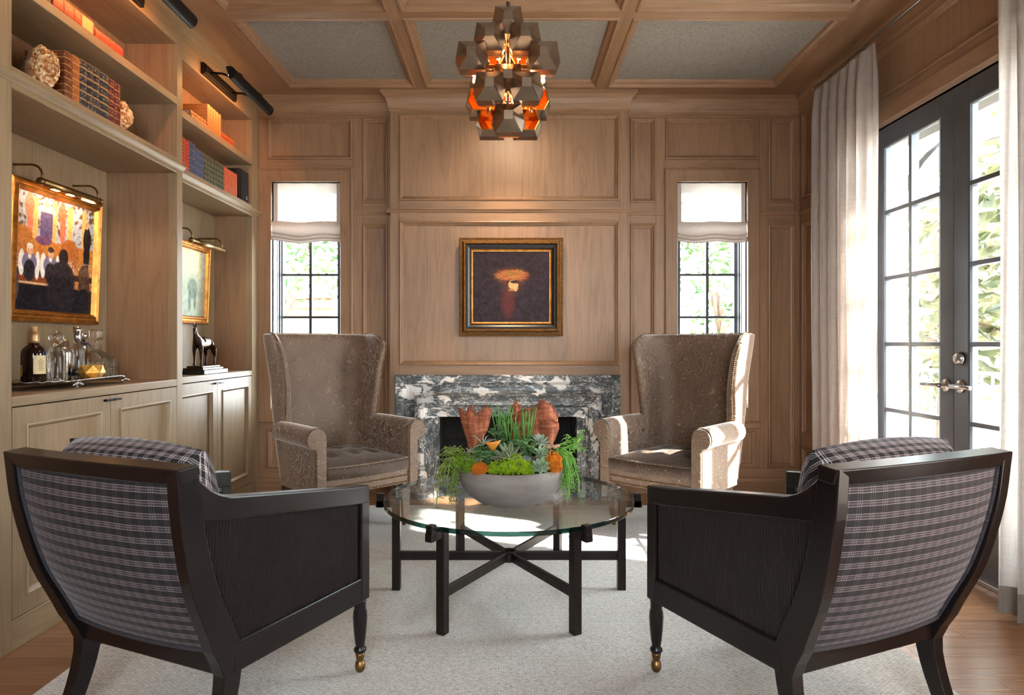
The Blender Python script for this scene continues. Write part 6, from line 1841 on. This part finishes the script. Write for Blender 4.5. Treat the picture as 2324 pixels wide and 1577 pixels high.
# ------------------------------------------------------------------ horse bronze
hs = thing('horse_statue', 'small dark bronze horse on a stepped black marble base', 'statue', (-2.02, 4.20, 0.944))
MB().box(-0.085, 0.085, -0.17, 0.17, 0, 0.026).build('marble_base', black_marble, hs, bevel=0.003)
MB().box(-0.065, 0.065, -0.145, 0.145, 0.026, 0.040).box(-0.052, 0.052, -0.125, 0.125, 0.040, 0.052).build('bronze_plinth', bronze_statue, hs, bevel=0.003)
V, Ed, Rd = [], [], []
def vtx(p, r): V.append(p); Rd.append(r); return len(V) - 1
def chain(start, pts):
    k = start
    for p, r in pts:
        j = vtx(p, r); Ed.append((k, j)); k = j
    return k
Z0 = 0.052
br_ = vtx((0, 0.0, Z0 + 0.150), (0.033, 0.038))
rump = chain(br_, [((0, 0.055, Z0 + 0.152), (0.032, 0.036)), ((0, 0.088, Z0 + 0.152), (0.027, 0.030))])
chest = chain(br_, [((0, -0.055, Z0 + 0.148), (0.031, 0.040)), ((0, -0.086, Z0 + 0.155), (0.025, 0.034))])
neck = chain(chest, [((0, -0.104, Z0 + 0.190), (0.015, 0.026)), ((0.0, -0.116, Z0 + 0.222), (0.012, 0.018)), ((0.002, -0.122, Z0 + 0.246), (0.013, 0.016))])
chain(neck, [((0.008, -0.137, Z0 + 0.236), (0.011, 0.014)), ((0.014, -0.156, Z0 + 0.214), (0.0085, 0.009)), ((0.016, -0.163, Z0 + 0.205), (0.007, 0.007))])
for s_ in (-1, 1):
    chain(chest, [((s_ * 0.022, -0.080, Z0 + 0.112), (0.013, 0.016)), ((s_ * 0.022, -0.080, Z0 + 0.066), (0.0085, 0.009)), ((s_ * 0.022, -0.080, Z0 + 0.024), (0.0058, 0.006)), ((s_ * 0.022, -0.084, Z0 + 0.010), (0.007, 0.008)), ((s_ * 0.022, -0.087, Z0 + 0.002), (0.009, 0.010))])
    dy = 0.012 * s_
    chain(rump, [((s_ * 0.024, 0.076 + dy, Z0 + 0.108), (0.015, 0.020)), ((s_ * 0.023, 0.098 + dy, Z0 + 0.068), (0.0085, 0.010)), ((s_ * 0.023, 0.092 + dy, Z0 + 0.026), (0.006, 0.006)), ((s_ * 0.023, 0.088 + dy, Z0 + 0.010), (0.007, 0.008)), ((s_ * 0.023, 0.085 + dy, Z0 + 0.002), (0.009, 0.010))])
chain(rump, [((0, 0.112, Z0 + 0.146), (0.008, 0.008)), ((0, 0.120, Z0 + 0.110), (0.009, 0.009)), ((0, 0.116, Z0 + 0.070), (0.006, 0.006))])
me = bpy.data.meshes.new('horse_body'); me.from_pydata(V, Ed, []); me.materials.append(bronze_statue)
ho = bpy.data.objects.new('horse_body', me); COL.objects.link(ho); ho.parent = hs
sk = ho.modifiers.new('skin', 'SKIN'); sk.use_smooth_shade = True
for i, sv in enumerate(me.skin_vertices[0].data): sv.radius = Rd[i]; sv.use_root = (i == 0)
sb = ho.modifiers.new('sub', 'SUBSURF'); sb.levels = 2; sb.render_levels = 2
for s_ in (-1, 1):
    MB().tube([(s_ * 0.007 + 0.003, -0.121, Z0 + 0.256), (s_ * 0.009 + 0.003, -0.123, Z0 + 0.268), (s_ * 0.008 + 0.003, -0.126, Z0 + 0.282)], [0.005, 0.0045, 0.0005], 6).build('ear', bronze_statue, hs)
MB().sheet([[(0.036 * math.sin(R(a)), y, Z0 + 0.150 + 0.041 * cos(R(a))) for a in (-80, -50, -20, 0, 20, 50, 80)] for y in (-0.035, -0.01, 0.02, 0.035)]).build('saddle_blanket', bronze_statue, hs)
mn = MB()
for k in range(5): mn.ball((0.0, -0.092 - 0.005 * k, Z0 + 0.20 + 0.014 * k), 0.009, 6, 5, (0.5, 1, 1.2))
mn.build('mane', bronze_statue, hs)

# ------------------------------------------------------------------ warm ceiling spots over the fireplace
lamp('mantel_spot', 'SPOT', (0.0, 3.95, 3.0), 30, (1.0, 0.74, 0.48), (0.0, YC, 1.60), spot_size=R(46), spot_blend=0.9, shadow_soft_size=0.03)
lamp('breast_wash', 'SPOT', (0.0, 3.75, 3.0), 16, (1.0, 0.78, 0.54), (0.0, YC, 2.2), spot_size=R(70), spot_blend=1.0, shadow_soft_size=0.05)
